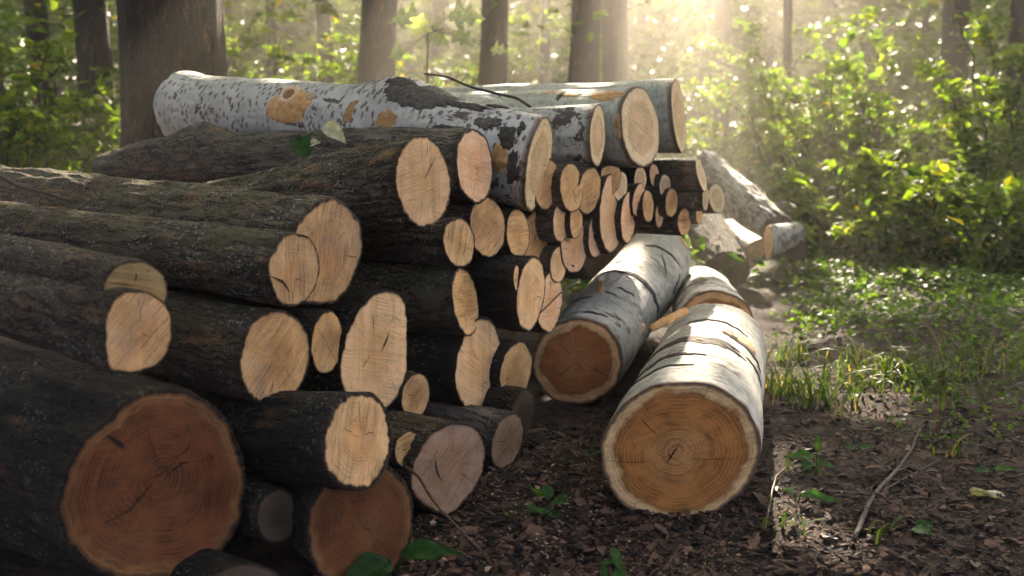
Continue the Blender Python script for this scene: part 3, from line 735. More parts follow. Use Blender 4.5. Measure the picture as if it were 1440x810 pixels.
# logs strewn at the far end of the pile
log('far_dark', (1022, 381, 64, 54, -10), 'dark faced log leaning down from the far end of the pile', 'bark_dark', 'wood_dim', depth=6.0, back=(968, 268, 7.2), taper=0.9, thick=0.05, hi=True)
log('far_wedge', ((1062, 356), [(1048, 372), (1052, 356), (1066, 338), (1074, 334), (1073, 348), (1066, 366), (1056, 378)]), 'pale aspen wedge beside the dark faced log', 'rough_birch', 'wood_orange', depth=6.1, back=(1022, 322, 6.8), name='birch_log', thick=0.04)
log('far_peg', (1080, 341, 13, 48, 0), 'grey log whose narrow pointed end stands like a peg', 'rough_birch', 'wood_pink', depth=6.4, back=(1118, 328, 7.0), name='birch_log', thick=0.04)
log('far_rough', (1094, 328, 44, 54, 30), 'thick rough barked old aspen sloping down behind the far logs', 'rough_birch', 'wood_dim', depth=6.9, back=(992, 232, 8.0), name='birch_log', hi=True, disp=0.01, taper=0.95)
log('far_low', (1146, 320, 32, 34, 0), 'grey log lying low at the edge of the sunlit herbs', 'rough_birch', 'wood_dim', depth=8.2, back=(1030, 268, 8.8), name='birch_log', disp=0.006, taper=1.1)
log('far_mossy', (1112, 352, 46, 34, -8), 'short rough chunk of log on the ground behind the peg', 'rough_birch', 'wood_dim', depth=6.9, back=(1060, 318, 7.5), name='birch_log', disp=0.006)

# marks, scars and knots
b = L['birch_top']
b.patch('peeled_patch', 405, 146, 0.135, 0.075, 'peel', 0.004, 0.3, seed=2, rot=0.1)
b.knot(408, 132, 0.05, 1.15)
b.patch('knot', 436, 136, 0.025, 0.02, 'stub', 0.006, 0.1)
for (px, py, ls, lw, sd) in ((492, 157, 0.022, 0.05, 3), (545, 172, 0.05, 0.05, 5)):
    b.patch('peeled_patch', px, py, ls, lw, 'peel', 0.002, 0.6, seed=sd)
for (px, py, ls, lw, sd, m) in ((590, 132, 0.14, 0.06, 1, 'scar_brown'), (628, 128, 0.08, 0.05, 6, 'scar_brown'), (660, 150, 0.09, 0.025, 2, 'scar'), (700, 148, 0.05, 0.03, 4, 'scar'), (712, 190, 0.025, 0.035, 8, 'scar'),
                                (722, 240, 0.022, 0.05, 9, 'scar'), (690, 175, 0.04, 0.03, 11, 'scar_brown'), (640, 180, 0.08, 0.012, 12, 'scar'), (735, 180, 0.015, 0.03, 14, 'scar'), (560, 118, 0.06, 0.03, 15, 'scar')):
    b.patch('rough_bark_patch', px, py, ls, lw, m, 0.007, 0.75, seed=sd)
b.patch('peeled_patch', 702, 222, 0.03, 0.05, 'peel', 0.003, 0.5, seed=7)
b = L['birch_cream']
for (px, py, ls, lw, sd) in ((852, 133, 0.07, 0.035, 1), (805, 132, 0.05, 0.02, 2), (775, 130, 0.04, 0.015, 3), (868, 178, 0.015, 0.05, 4)):
    b.patch('peeled_patch', px, py, ls, lw, 'peel', 0.002, 0.5, seed=sd)
b.patch('rough_bark_patch', 790, 134, 0.012, 0.05, 'scar', 0.004, 0.6, seed=5)
b = L['lying_left']
for (px, py, ls, lw, rot, sd) in ((905, 395, 0.020, 0.17, 0.0, 1), (815, 420, 0.012, 0.05, 0.0, 2), (835, 440, 0.010, 0.045, 0.1, 3), (880, 410, 0.010, 0.035, 0.1, 4), (858, 412, 0.008, 0.02, 0, 9),
                                  (935, 352, 0.012, 0.12, 0.35, 5), (950, 400, 0.10, 0.008, 0.15, 6), (935, 372, 0.06, 0.006, 0.5, 7), (950, 440, 0.03, 0.02, 0, 8)):
    b.patch('dark_bark_scar', px, py, ls, lw, 'scar', 0.003, 0.8, rot=rot, seed=sd)
for (px, py, ls, lw, rot, sd) in ((845, 402, 0.10, 0.012, 0.25, 1), (872, 366, 0.045, 0.02, 0.3, 2), (963, 342, 0.02, 0.04, 0, 3)):
    b.patch('peeled_patch', px, py, ls, lw, 'peel', 0.002, 0.6, rot=rot, seed=sd)
b.knot(905, 463, 0.022, 1.2)
b = L['lying_front']
for (px, py, ls, lw, rot, sd) in ((985, 477, 0.055, 0.15, 0.0, 1), (940, 500, 0.018, 0.10, 0.1, 2), (1050, 490, 0.02, 0.08, -0.1, 3), (930, 520, 0.008, 0.09, 0, 4), (1010, 452, 0.010, 0.12, 0.0, 5), (1062, 520, 0.006, 0.05, 0, 6)):
    b.patch('dark_bark_scar', px, py, ls, lw, 'scar', 0.003, 0.8, rot=rot, seed=sd)
b.patch('peeled_patch', 1046, 480, 0.065, 0.055, 'peel', 0.004, 0.4, seed=3)
b.knot(1025, 470, 0.03, 0.9)
b.knot(984, 480, 0.010, 1.0)
b.crack([(937, 652), (945, 640), (957, 622)], 0.004)
b.crack([(846, 647), (880, 650), (915, 650)], 0.0015)
b.crack([(965, 645), (1000, 646), (1040, 644)], 0.0013)
L['huge_red'].crack([(235, 668), (255, 652), (272, 648)], 0.003)
L['huge_red'].crack([(212, 672), (225, 668), (240, 655)], 0.002)
L['huge_red'].crack([(150, 612), (165, 622), (175, 632)], 0.010)
L['heart'].crack([(612, 640), (614, 660), (622, 680)], 0.003)
L['flat_side'].crack([(548, 465), (543, 480), (536, 496)], 0.005)
L['broad_moss'].crack([(380, 392), (400, 402), (412, 415)], 0.002)
L['small_front'].crack([(380, 388), (398, 396), (410, 414)], 0.004)
L['yellow_slim'].crack([(646, 398), (649, 408), (652, 416)], 0.003)
L['m_peg'].crack([(803, 372), (806, 374), (808, 375)], 0.008)

# ------------------------------------------------------------------ trees: trunk, limbs and leafy crown
def leaf_quads(C, size, up=0.35, seed=0, squash=0.55):
    """one folded four-cornered leaf at each point; returns verts, faces, tint"""
    r = np.random.default_rng(seed)
    n = len(C)
    d = r.normal(size=(n, 3)); d[:, 2] *= 0.5; d /= np.linalg.norm(d, axis=1)[:, None]
    nn = r.normal(size=(n, 3)); nn[:, 2] = np.abs(nn[:, 2]) + up * 3
    w = np.cross(d, nn); w /= np.linalg.norm(w, axis=1)[:, None]
    nn = np.cross(w, d)
    sz = size * r.uniform(0.6, 1.3, n)[:, None]
    a = C - d * sz * 0.5; b = C + w * sz * 0.5 * squash + nn * sz * 0.10; c = C + d * sz * 0.5; e = C - w * sz * 0.5 * squash + nn * sz * 0.10
    V = np.stack([a, b, c, e], 1).reshape(-1, 3)
    F = np.arange(4 * n).reshape(-1, 4)
    tint = np.repeat(r.uniform(0, 1, n), 4)
    return V, F, tint

ZR = 0.6
LIT = [(-0.6, 3.6, 1.5, 1.0), (0.42, 4.35, 0.32, 0.75), (0.54, 3.3, 0.155, 0.75), (0.98, 3.95, 0.19, 0.26), (1.45, 4.75, 0.42, 0.4), (2.5, 7.6, 1.5, 1.2), (2.9, 9.0, 0.9, 1.3), (0.9, 5.6, 0.8, 0.7), (0.3, 9.5, 2.2, 1.6), (-2.9, 9.9, 1.0, 1.3), (-3.55, 8.2, 0.6, 0.8), (-2.9, 12.0, 1.1, 1.2), (2.9, 11.5, 0.8, 1.5)]
SHAFTS = [(3.5, 11.0, 0.30, 4.0), (5.0, 12.0, 0.34, 4.5), (6.8, 13.5, 0.4, 5.0), (2.2, 9.5, 0.5, 3.5)]
SHADE = [(1.36, 3.05, 0.72, 0.7, 5000), (2.0, 3.9, 0.6, 0.6, 2600), (2.7, 4.9, 1.1, 0.7, 2200), (-2.6, 4.2, 0.7, 1.8, 2500), (4.8, 9.2, 1.5, 2.0, 7000), (6.6, 13.5, 2.2, 4.4, 9000), (5.2, 16.0, 2.6, 2.6, 7000), (8.5, 20.0, 4.0, 3.0, 9000), (-4.6, 8.8, 1.6, 1.7, 6000)]
def sun_gap(P):
    """keep mask: the crowns open where the photographed ground is sunlit"""
    k = (P[:, 2] - ZR) / SUN[2]
    q = P[:, :2] - k[:, None] * SUN[:2]
    keep = np.ones(len(P), bool)
    for (x, y, a, b) in LIT:
        keep &= ((q[:, 0] - x) / a) ** 2 + ((q[:, 1] - y) / b) ** 2 > 1.0 + 0.5 * np.sin(q[:, 0] * 5 + q[:, 1] * 3)
    s_ = np.stack([q[:, 0] * 0.75, q[:, 1] * 0.22, np.full(len(P), 3.3)], -1)
    g = noise(s_) + 0.45 * noise(s_ * np.array([2.6, 2.6, 1]) + 7)
    far = np.clip((q[:, 1] - 4.5) / 3, 0, 1)
    dark = np.zeros(len(P), bool)
    dark |= (q[:, 0] > 1.9 + 0.12 * q[:, 1]) & (q[:, 1] > 6.0)
    for (x, y, a, b, n) in SHADE: dark |= ((q[:, 0] - x) / a) ** 2 + ((q[:, 1] - y) / b) ** 2 < 1
    u_ = np.abs(q[:, 0] / np.maximum(q[:, 1], 1) - 0.12)
    keep &= (g < 0.08 + 0.18 * np.clip((u_ - 0.12) / 0.3, 0, 1) + (1 - far)) | dark
    for (x, y, a, b) in SHAFTS:
        keep &= ((q[:, 0] - x) / a) ** 2 + ((q[:, 1] - y) / b) ** 2 > 1
    return keep

SHADE_PTS = []
_r = np.random.default_rng(77)
for (x, y, a, b, n) in SHADE:                 # added leaf clumps set sunward to throw shade on chosen patches
    th = _r.uniform(0, 6.283, n); q = np.sqrt(_r.uniform(0, 1, n)); z = _r.uniform(4.6, 8.5, n)
    k = (z - ZR) / SUN[2]
    SHADE_PTS.append(np.stack([x + a * q * np.cos(th) + k * SUN[0], y + b * q * np.sin(th) + k * SUN[1], z], -1))
_n = 80000                                     # unseen leaf layer added to cut sky light over the wood
SHADE_PTS.append(np.stack([_r.uniform(-15, 17, _n), _r.uniform(5.5, 36, _n), _r.uniform(5.2, 10.0, _n)], -1))
_n = 22000
SHADE_FAR = np.stack([_r.uniform(-28, 32, _n), _r.uniform(36, 58, _n), _r.uniform(5.2, 11.0, _n)], -1)
SHADE_PTS = np.concatenate(SHADE_PTS)
def tree(px, width_px, depth, label, lean=(0, 0), height=9.0, crown=2.6, leaves=5200, name='tree', group=None, zc=(5.0, 10.0), limbs=5, seed=0, n=20, low=0, xy=None, extra=None, size=0.15, esize=0.26):
    r = np.random.default_rng(100 + seed)
    if xy: x, y, rad = xy
    else: x, y, rad = at(px, 300, depth)[0], depth, width_px / FPX * depth / 2
    z0 = float(ground_z(np.array([x]), np.array([y]))[0]) - 0.05
    root = empty(name, (x, y, z0), label, 'tree', group)
    zs = np.concatenate([np.linspace(0, 1.2, 9), np.linspace(1.5, height, 16)])
    pts = np.stack([x + lean[0] * zs + 0.05 * np.sin(zs * 0.7 + seed), y + lean[1] * zs + 0.05 * np.cos(zs * 0.6 + seed), z0 + zs], -1)
    rr = rad * (1 - 0.75 * (zs / height) ** 1.3) * (1 + 0.75 * np.exp(-zs / 0.22))
    V, F = tube(pts, rr, n)
    th = np.tile(np.arange(n) / n * 2 * np.pi, len(zs))
    bc = np.stack([np.cos(th) * rad, np.sin(th) * rad, np.repeat(zs, n)], -1)
    Vb = V[:-2]; ctr = np.repeat(pts, n, 0)
    Vb += (Vb - ctr) * (0.10 * fbm(bc * np.array([7, 7, 1.0]) / max(rad * 3, 0.3) + seed * 3, 3))[:, None]
    V[:-2] = Vb
    bc = np.concatenate([bc, bc[:1], bc[-1:]])
    trunk_o = new_mesh('trunk', V, F, M['bark_trunk'], True, {'bc': bc}, root, (x, y, z0))
    for k in range(0 if rad > 0.25 else 6 if rad > 0.06 else 3):
        z = r.uniform(0.8, 4.2); i = np.searchsorted(zs, z) - 1; az = r.uniform(0, 6.283); ln = r.uniform(0.12, 0.5)
        q = pts[i] + np.linspace(0, 1, 6)[:, None] * np.array([math.cos(az), math.sin(az), r.uniform(-0.1, 0.5)]) * (ln + rad)
        q[2:] += r.normal(0, 0.02, (4, 3))
        V, F = tube(q, np.linspace(0.009, 0.003, 6), 5)
        new_mesh('dead_branch', V, F, M['bark_trunk'], True, {'bc': V - q[0]}, trunk_o, (x, y, z0))
    tips = []
    for k in range(limbs):
        z = height * r.uniform(0.5, 0.92); i = np.searchsorted(zs, z) - 1
        b0 = pts[i]; az = k / limbs * 6.283 + r.uniform(-0.5, 0.5)
        ln = crown * r.uniform(0.6, 0.95)
        d = np.array([math.cos(az), math.sin(az), r.uniform(0.3, 0.9)])
        tt = np.linspace(0, 1, 7)
        q = b0 + tt[:, None] * d * ln + np.stack([0.15 * np.sin(tt * 5 + k), 0.15 * np.sin(tt * 4), 0.12 * np.sin(tt * 6)], -1)
        V, F = tube(q, np.linspace(rr[i] * 0.55, 0.012, 7), 7)
        new_mesh('limb', V, F, M['bark_trunk'], True, {'bc': V - q[0]}, root, (x, y, z0))
        tips += list(q[3:])
    if leaves:
        nc = 46
        cl = np.array([x, y, 0]) + np.stack([r.normal(0, crown * 0.5, nc), r.normal(0, crown * 0.5, nc), r.uniform(zc[0], zc[1], nc)], -1)
        cl = np.concatenate([cl, np.array(tips)]) if tips else cl
        cl[:, :2] += np.array(lean) * 6
        pick = r.integers(0, len(cl), leaves)
        P = cl[pick] + r.normal(0, 1, (leaves, 3)) * np.array([0.33, 0.33, 0.22])
        if low:
            nl = low
            c2 = np.stack([x + r.normal(0, 1.3, 14), y + r.normal(0, 1.0, 14), r.uniform(1.6, 4.6, 14)], -1)
            P = np.concatenate([P, c2[r.integers(0, 14, nl)] + r.normal(0, 1, (nl, 3)) * np.array([0.35, 0.35, 0.18])])
        P = P[sun_gap(P)]
        V, F, tint = leaf_quads(P, size, seed=seed)
        if extra is not None and len(extra):
            E = extra[sun_gap(extra)]
            V2, F2, t2 = leaf_quads(E, esize, seed=seed + 500)
            V, F, tint = np.concatenate([V, V2]), np.concatenate([F, F2 + len(V)]), np.concatenate([tint, t2])
        new_mesh('crown', V, F, M['leaf_far'], False, {'lv': tint}, root, (x, y, z0), kind='stuff')
    return root

TR = [  # px, width, depth, lean, label
    (240, 150, 5.6, (0.0, 0.0), 'massive dark tree trunk right behind the left of the pile', 0),
    (138, 50, 9.2, (0.01, 0.0), 'mid sized trunk with sunlit patches left of the massive dark trunk', 500),
    (75, 34, 11.0, (0.0, 0.0), 'slender dark trunk standing farther left in the shade', 500),
    (6, 40, 9.0, (0.0, 0.0), 'dark trunk at the left edge of the picture', 300),
    (532, 54, 10.0, (0.035, 0.0), 'leaning trunk with a sunlit right side above the spotted log', 400),
    (694, 42, 10.5, (0.0, 0.0), 'trunk with a flared foot behind the hump of the spotted log', 400),
    (815, 46, 11.5, (0.0, 0.0), 'straight trunk fading into the glow above the middle aspen', 400),
    (460, 22, 14.0, (0.0, 0.0), 'thin trunk left of the leaning sunlit trunk', 600),
    (1097, 14, 12.0, (0.0, 0.0), 'pole thin trunk among the bright leaves right of the glow', 700),
    (866, 40, 13.0, (0.0, 0.0), 'broad hazy trunk right above the wide cream end', 500),
    (622, 20, 14.0, (0.0, 0.0), 'thin trunk between the leaning and the flared trunk', 600),
    (765, 16, 16.0, (0.0, 0.0), 'thin hazy trunk left of the straight fading trunk', 600),
    (385, 14, 15.0, (0.0, 0.0), 'pale thin trunk right of the massive dark trunk', 600),
    (1005, 26, 17.0, (0.0, 0.0), 'faint trunk deep in the glow', 700),
    (1210, 34, 15.0, (0.0, 0.0), 'dim trunk behind the bright right hand bush', 700),
    (1330, 40, 13.0, (0.0, 0.0), 'dark trunk in the shaded upper right woodland', 700),
    (1425, 36, 12.0, (0.0, 0.0), 'dark trunk at the right edge of the picture', 600),
    (190, 22, 15.0, (0.0, 0.0), 'thin shaded trunk between the sunlit patches and massive trunk', 500),
    (330, 18, 19.0, (0.0, 0.0), 'distant thin trunk close to the massive trunk', 500),
    (860, 22, 20.0, (0.0, 0.0), 'distant trunk in the brightest haze', 500),
]
TXY = np.array([[at(t_[0], 300, t_[2])[0], t_[2]] for t_ in TR])
OWNER = np.argmin(((SHADE_PTS[:, None, :2] - TXY[None]) ** 2).sum(-1), 1)
for i, (px, w, d, lean, lab, low) in enumerate(TR):
    tree(px, w, d, lab, lean, height=9.5 + 1.2 * math.sin(i * 2.1), crown=2.6 + 0.5 * math.sin(i), leaves=5600, seed=i, low=low, group=None if i in (0,) else 'woodland trees', n=40 if i == 0 else 18, extra=SHADE_PTS[OWNER == i])

_r = np.random.default_rng(91)
for i in range(20):
    px = -60 + 80 * i + _r.uniform(-25, 25); d = _r.uniform(19, 33)
    tree(px, _r.uniform(10, 18), d, extra=SHADE_FAR[i::20], esize=0.45, label='slim distant trunk deep in the hazy woodland', lean=(_r.normal(0, 0.012), 0), height=10.5, crown=3.4, leaves=1700, seed=120 + i, group='distant woodland trees', zc=(4.5, 11.0), limbs=3, n=10, size=0.32, name='distant_tree')
for i, (x, y, lab) in enumerate([(-2.9, 0.6, 'added shade tree outside the picture, left of the viewer'), (-4.2, 2.6, 'added shade tree outside the picture, left of the pile'),
                                 (3.7, 2.5, 'added shade tree outside the picture, beyond the right edge'), (-2.4, -1.4, 'added shade tree outside the picture, behind the viewer')]):
    tree(0, 0, 0, lab, height=8.5, crown=2.2, leaves=5200, seed=60 + i, low=2600, group='added shade trees around the viewer', zc=(2.6, 8.5), xy=(x, y, 0.14))  # unseen trees added to block sky light from the sides and behind

# ------------------------------------------------------------------ bushes and far woodland
def bush(px, py_base, depth, w, h, n, label, seed, size=0.07, group='bushes under the trees', mat='leaf_bush'):
    p = at(px, 300, depth); x, y = p[0], depth
    z0 = float(ground_z(np.array([x]), np.array([y]))[0])
    r = np.random.default_rng(300 + seed)
    root = empty('bush', (x, y, z0), label, 'bush', group)
    k = 16
    pts_all, tt = [], np.linspace(0, 1, 12)
    for j_ in range(k):
        az = j_ / k * 6.283 + r.uniform(-0.3, 0.3); reach = w * r.uniform(0.35, 1.15); top = h * r.uniform(0.45, 1.15)
        b0 = np.array([x + 0.12 * math.cos(az), y + 0.12 * math.sin(az), z0 - 0.03])
        q = b0 + np.stack([math.cos(az) * reach * tt ** 1.4, math.sin(az) * reach * 0.8 * tt ** 1.4, top * (1.35 * tt - 0.35 * tt ** 3)], -1)
        q[1:] += 0.03 * r.normal(size=(11, 3))
        V, F = tube(q, np.linspace(0.012, 0.003, 12), 6)
        new_mesh('stem', V, F, M['bark_trunk'], True, {'bc': V - b0}, root, (x, y, z0))
        pts_all.append(q[2:])
        for m_ in range(5):
            i0 = r.integers(3, 11); d = r.normal(size=3) * np.array([1, 1, 0.35]); d /= np.linalg.norm(d)
            pts_all.append(q[i0] + d * np.linspace(0.04, 0.34 * w, 8)[:, None] + np.array([0, 0, -0.05]) * np.linspace(0, 1, 8)[:, None] ** 2)
    C_ = np.concatenate(pts_all)
    P = C_[r.integers(0, len(C_), n)] + r.normal(0, 1, (n, 3)) * np.array([0.045, 0.045, 0.03])
    P = P[P[:, 2] > z0 + 0.02]
    V, F, tint = leaf_quads(P, size * r.uniform(0.5, 1.5, (len(P), 1)), up=0.5, seed=seed, squash=0.7)
    new_mesh('foliage', V, F, M[mat], False, {'lv': tint}, root, (x, y, z0), kind='stuff')

BU = [(1170, 0, 9.4, 0.8, 1.5, 2200, 'tall bright bush catching the sun right of the glow'),
      (1215, 0, 7.9, 0.8, 0.75, 2400, 'low bush glowing white in the sun behind the herbs'),
      (1120, 0, 10.5, 0.9, 1.9, 2000, 'leafy bush around the pole thin trunk'),
      (1300, 0, 9.5, 1.1, 1.2, 2400, 'shaded bush under the slanting light shafts'),
      (1410, 0, 8.5, 1.1, 2.1, 2600, 'dark bush filling the right edge'),
      (1370, 0, 7.0, 0.9, 0.7, 2000, 'low dark bush in front of the right edge trees'),
      (1020, 0, 11.5, 1.0, 1.9, 2000, 'hazy bush right of the farthest aspen end'),
      (60, 0, 8.5, 0.9, 1.6, 2600, 'sun flecked bush at the far left behind the logs'),
      (120, 0, 7.8, 0.7, 1.2, 1600, 'small bright bush beside the trunk with sunlit patches'),
      (10, 0, 7.2, 0.7, 1.5, 1400, 'dark bush at the left edge'),
      (370, 0, 11.0, 1.0, 2.1, 2400, 'bright leafy bush right of the massive dark trunk'),
      (440, 0, 13.0, 1.0, 2.4, 2000, 'yellow green bush behind the knot of the spotted log'),
      (600, 0, 12.0, 1.0, 2.1, 2000, 'bush glimpsed between the leaning and flared trunks'),
      (755, 0, 13.5, 1.1, 2.3, 2000, 'hazy bush left of the straight fading trunk'),
      (880, 0, 14.0, 1.1, 2.4, 2000, 'bush swallowed by the bright glow')]
for i, (px, py, d, w, h, n, lab) in enumerate(BU):
    bush(px, py, d, w, h, int(n * 1.4), lab, i, size=0.085)

r = np.random.default_rng(55)
nf = 140000
ang = r.uniform(-0.62, 0.62, nf); dist = 16 + 32 * r.uniform(0, 1, nf) ** 0.7
zz = r.uniform(0, 1, nf) ** 0.9 * (0.5 + 0.24 * dist)
P = np.stack([dist * np.tan(ang), dist, zz], -1)
clump = noise(P * np.array([0.55, 0.4, 0.8])) + 0.5 * noise(P * 1.7)
P = P[clump > -0.42]
V, F, tint = leaf_quads(P, 0.30, seed=5, squash=0.8)
o = new_mesh('far_woodland', V, F, M['leaf_far'], False, {'lv': tint}, kind='stuff')
o['label'] = 'far leafy woodland merging into one mass'

# sapling with big pale leaves in front of the leaning trunk
def leaf_mesh(base, d, nrm, ln, wd, shape='oval', curl=0.15, fold=0.12, nl=10, nw=4, lobes=0):
    d = np.asarray(d, float); d /= np.linalg.norm(d)
    w = np.cross(nrm, d); w /= np.linalg.norm(w); nn = np.cross(d, w)
    t = np.linspace(0, 1, nl); s = np.linspace(-1, 1, 2 * nw + 1)
    if shape == 'oval': prof = np.sin(np.pi * t ** 0.75) ** 0.8
    elif shape == 'lance': prof = np.sin(np.pi * t ** 0.6) ** 1.1
    elif shape == 'round': prof = np.sqrt(np.clip(1 - (2 * t - 1) ** 2, 0, 1)) ** 0.8
    else: prof = np.clip(np.sin(np.pi * t ** 0.7), 0, 1) * (1 + 0.45 * np.cos(t * 19 + 0.4))
    prof = np.maximum(prof, 0.015)
    T, S = np.meshgrid(t, s, indexing='ij')
    W = prof[:, None] * S * wd / 2
    rip = 0.03 * ln * np.sin(T * 14 + S * 3) * np.abs(S)
    V = base + (T * ln)[..., None] * d + W[..., None] * w + (fold * np.abs(W) * 2 - curl * ln * T ** 2 + rip)[..., None] * nn
    return V.reshape(-1, 3), grid_faces(nl, 2 * nw + 1, False)

def leaf_part(root, base, d, nrm, ln, wd, mat, lv=0.5, name='leaf', origin=None, **k):
    V, F = leaf_mesh(np.asarray(base, float), d, nrm, ln, wd, **k)
    o = new_mesh(name, V, F, M[mat], True, {'lv': np.full(len(V), lv)}, root, origin)
    return o

def stem_part(root, pts, r0, r1, mat, origin, name='stem'):
    V, F = tube(pts, np.linspace(r0, r1, len(pts)), 6)
    return new_mesh(name, V, F, M[mat], True, None, root, origin)

r = np.random.default_rng(9)
bx = at(560, 260, 6.4); bz = float(ground_z(np.array([bx[0]]), np.array([bx[1]]))[0])
sb = np.array([bx[0], bx[1], bz])
root = empty('sapling', sb, 'maple sapling with big pale leaves before the leaning trunk', 'sapling')
top = at(612, 44, 6.4)
pts = np.linspace(sb, top, 9) + np.stack([0.06 * np.sin(np.linspace(0, 4, 9)), np.zeros(9), np.zeros(9)], -1)
stem_part(root, pts, 0.014, 0.005, 'twig', sb)
for (px, py, ln, dx, dz) in ((575, 28, 0.19, -1, 0.1), (652, 22, 0.20, 1, 0.1), (612, 50, 0.17, 0.5, -0.25), (648, 52, 0.14, 1, -0.4), (590, 36, 0.13, 0.1, 0.5), (700, 70, 0.1, 1, 0), (560, 75, 0.1, -1, -0.2)):
    e = at(px, py, 6.4 + r.uniform(-0.15, 0.15))
    d = np.array([dx, r.uniform(-0.5, 0.1), dz])
    b0 = e - d / np.linalg.norm(d) * ln * 0.5
    stem_part(root, np.linspace(top, b0, 5) + np.array([0, 0, 0.02]) * np.sin(np.linspace(0, 3.14, 5))[:, None], 0.004, 0.002, 'twig', sb, 'twig')
    leaf_part(root, b0, d, np.array([0.1, -1.0, 0.8]), ln * 1.15, ln * 1.0, 'leaf_maple', r.uniform(0, 1), shape='maple', origin=sb, curl=0.2, nl=18)

# ------------------------------------------------------------------ ground cover on the right, grass
def rosettes(C, nper, size, spread, hgt, seed):
    rr_ = np.random.default_rng(seed)
    P = np.repeat(C, nper, 0) + rr_.normal(0, 1, (len(C) * nper, 3)) * np.array([spread, spread, 0])
    P[:, 2] = ground_z(P[:, 0], P[:, 1]) + rr_.uniform(0.02, hgt, len(P)) * (0.5 + 0.8 * (noise(P * np.array([1.3, 1.3, 0]) + 2) + 0.3))
    return P
r = np.random.default_rng(21)
def in_field(n, f):
    x = r.uniform(0.6, 9, n); y = r.uniform(2.4, 15, n)
    P = np.stack([x, y, np.zeros(n)], -1)
    return P[f(x, y, noise(P * 0.8) + 0.5 * noise(P * 2.3))]
C = in_field(14000, lambda x, y, q: (x > 0.33 * y - 0.25) & (q + np.clip((y - 4.0) * 0.3, -0.75, 0.9) + np.clip((x - 0.45 * y) * 0.3, -0.2, 0.4) > np.where(y > 4.1, -0.28, 0.05)) & ~((x < 1.15) & (y < 4.6)) & ~((y > 6) & (x < 0.19 * y + 0.35)))
P = rosettes(C, 7, 0.05, 0.06, 0.16, 31)
V, F, tint = leaf_quads(P, (0.022 + 0.033 * np.clip((P[:, 1] - 3.4) / 3.5, 0, 1))[:, None], up=0.8, seed=8, squash=0.85)
o = new_mesh('ground_cover', V, F, M['leaf_ground'], False, {'lv': tint}, kind='stuff')
o['label'] = 'low green herbs covering the ground on the right'
C = np.stack([r.uniform(-9, 1.5, 5000), r.uniform(6.0, 16, 5000), np.zeros(5000)], -1)
P = rosettes(C, 6, 0.07, 0.1, 0.3, 32)
V, F, tint = leaf_quads(P, 0.08, up=0.8, seed=9, squash=0.85)
o = new_mesh('ground_cover', V, F, M['leaf_ground'], False, {'lv': tint}, kind='stuff')
o['label'] = 'low green herbs behind the log pile'

def grass_tuft(x, y, n, hgt, spread, label, seed, group='grass tufts right of the lying aspens'):
    r = np.random.default_rng(seed)
    k = 7
    bx = x + r.normal(0, spread, n); by = y + r.normal(0, spread * 0.7, n)
    bz = ground_z(bx, by)
    az = r.uniform(0, 6.283, n); h = hgt * r.uniform(0.45, 1.15, n); ln = h * r.uniform(0.4, 1.3, n)
    t = np.linspace(0, 1, k)
    wv = r.uniform(0.0022, 0.005, n)
    droop = r.uniform(0.3, 1.0, n)
    cx = bx[:, None] + np.cos(az)[:, None] * ln[:, None] * t ** 1.6
    cyy = by[:, None] + np.sin(az)[:, None] * ln[:, None] * t ** 1.6
    cz = bz[:, None] + h[:, None] * (t - droop[:, None] * 0.75 * t ** 3) * 1.2
    c = np.stack([cx, cyy, cz], -1)
    sd = np.stack([-np.sin(az), np.cos(az), 0.3 * np.ones(n)], -1)[:, None] * (wv[:, None] * (1 - t ** 2.2 * 0.95))[..., None]
    V = np.stack([c - sd, c + sd], 2).reshape(-1, 3)
    base = (np.arange(n) * 2 * k)[:, None]; i = np.arange(k - 1)[None] * 2
    F = np.stack([base + i, base + i + 1, base + i + 3, base + i + 2], -1).reshape(-1, 4)
    tint = np.repeat(r.uniform(0, 1, n), 2 * k)
    root = (x, y, float(ground_z(np.array([x]), np.array([y]))[0]))
    o = new_mesh('grass_tuft', V, F, M['leaf_grass'], True, {'lv': tint}, None, root)
    tag(o, label, 'grass', group)
for i, (px, py, n, h, s, lab) in enumerate([
        (1100, 545, 70, 0.17, 0.07, 'grass tuft right against the biggest lying aspen'),
        (1150, 560, 60, 0.15, 0.08, 'yellow green tuft just right of the one by the biggest aspen'),
        (1250, 520, 90, 0.16, 0.10, 'bright sunlit grass tuft in mid ground right'),
        (1290, 530, 60, 0.14, 0.06, 'grass tuft at the right flank of the sunlit tuft'),
        (1200, 535, 60, 0.13, 0.09, 'low grass tuft left of the sunlit tuft'),
        (1375, 520, 50, 0.24, 0.10, 'tall dark grass tuft near the right edge'),
        (1330, 560, 40, 0.14, 0.10, 'sparse grass tuft in the right shade'),
        (1110, 500, 50, 0.15, 0.08, 'grass tuft beside the far half of the biggest aspen'),
        (1140, 445, 40, 0.13, 0.07, 'small tuft in the shade beyond the lying aspens'),
        (1130, 665, 7, 0.10, 0.03, 'few thin blades beside the sprout on bare ground'),
        (1105, 740, 8, 0.07, 0.03, 'flattened blades below the biggest aspen face'),
        (1230, 745, 6, 0.07, 0.03, 'sparse blades under the lying stick'),
        (1350, 640, 9, 0.09, 0.04, 'scattered blades right of the lying stick')]):
    q = on_ground(px, py)
    grass_tuft(q[0], q[1], int(n * 1.1), h, s, lab, 400 + i)

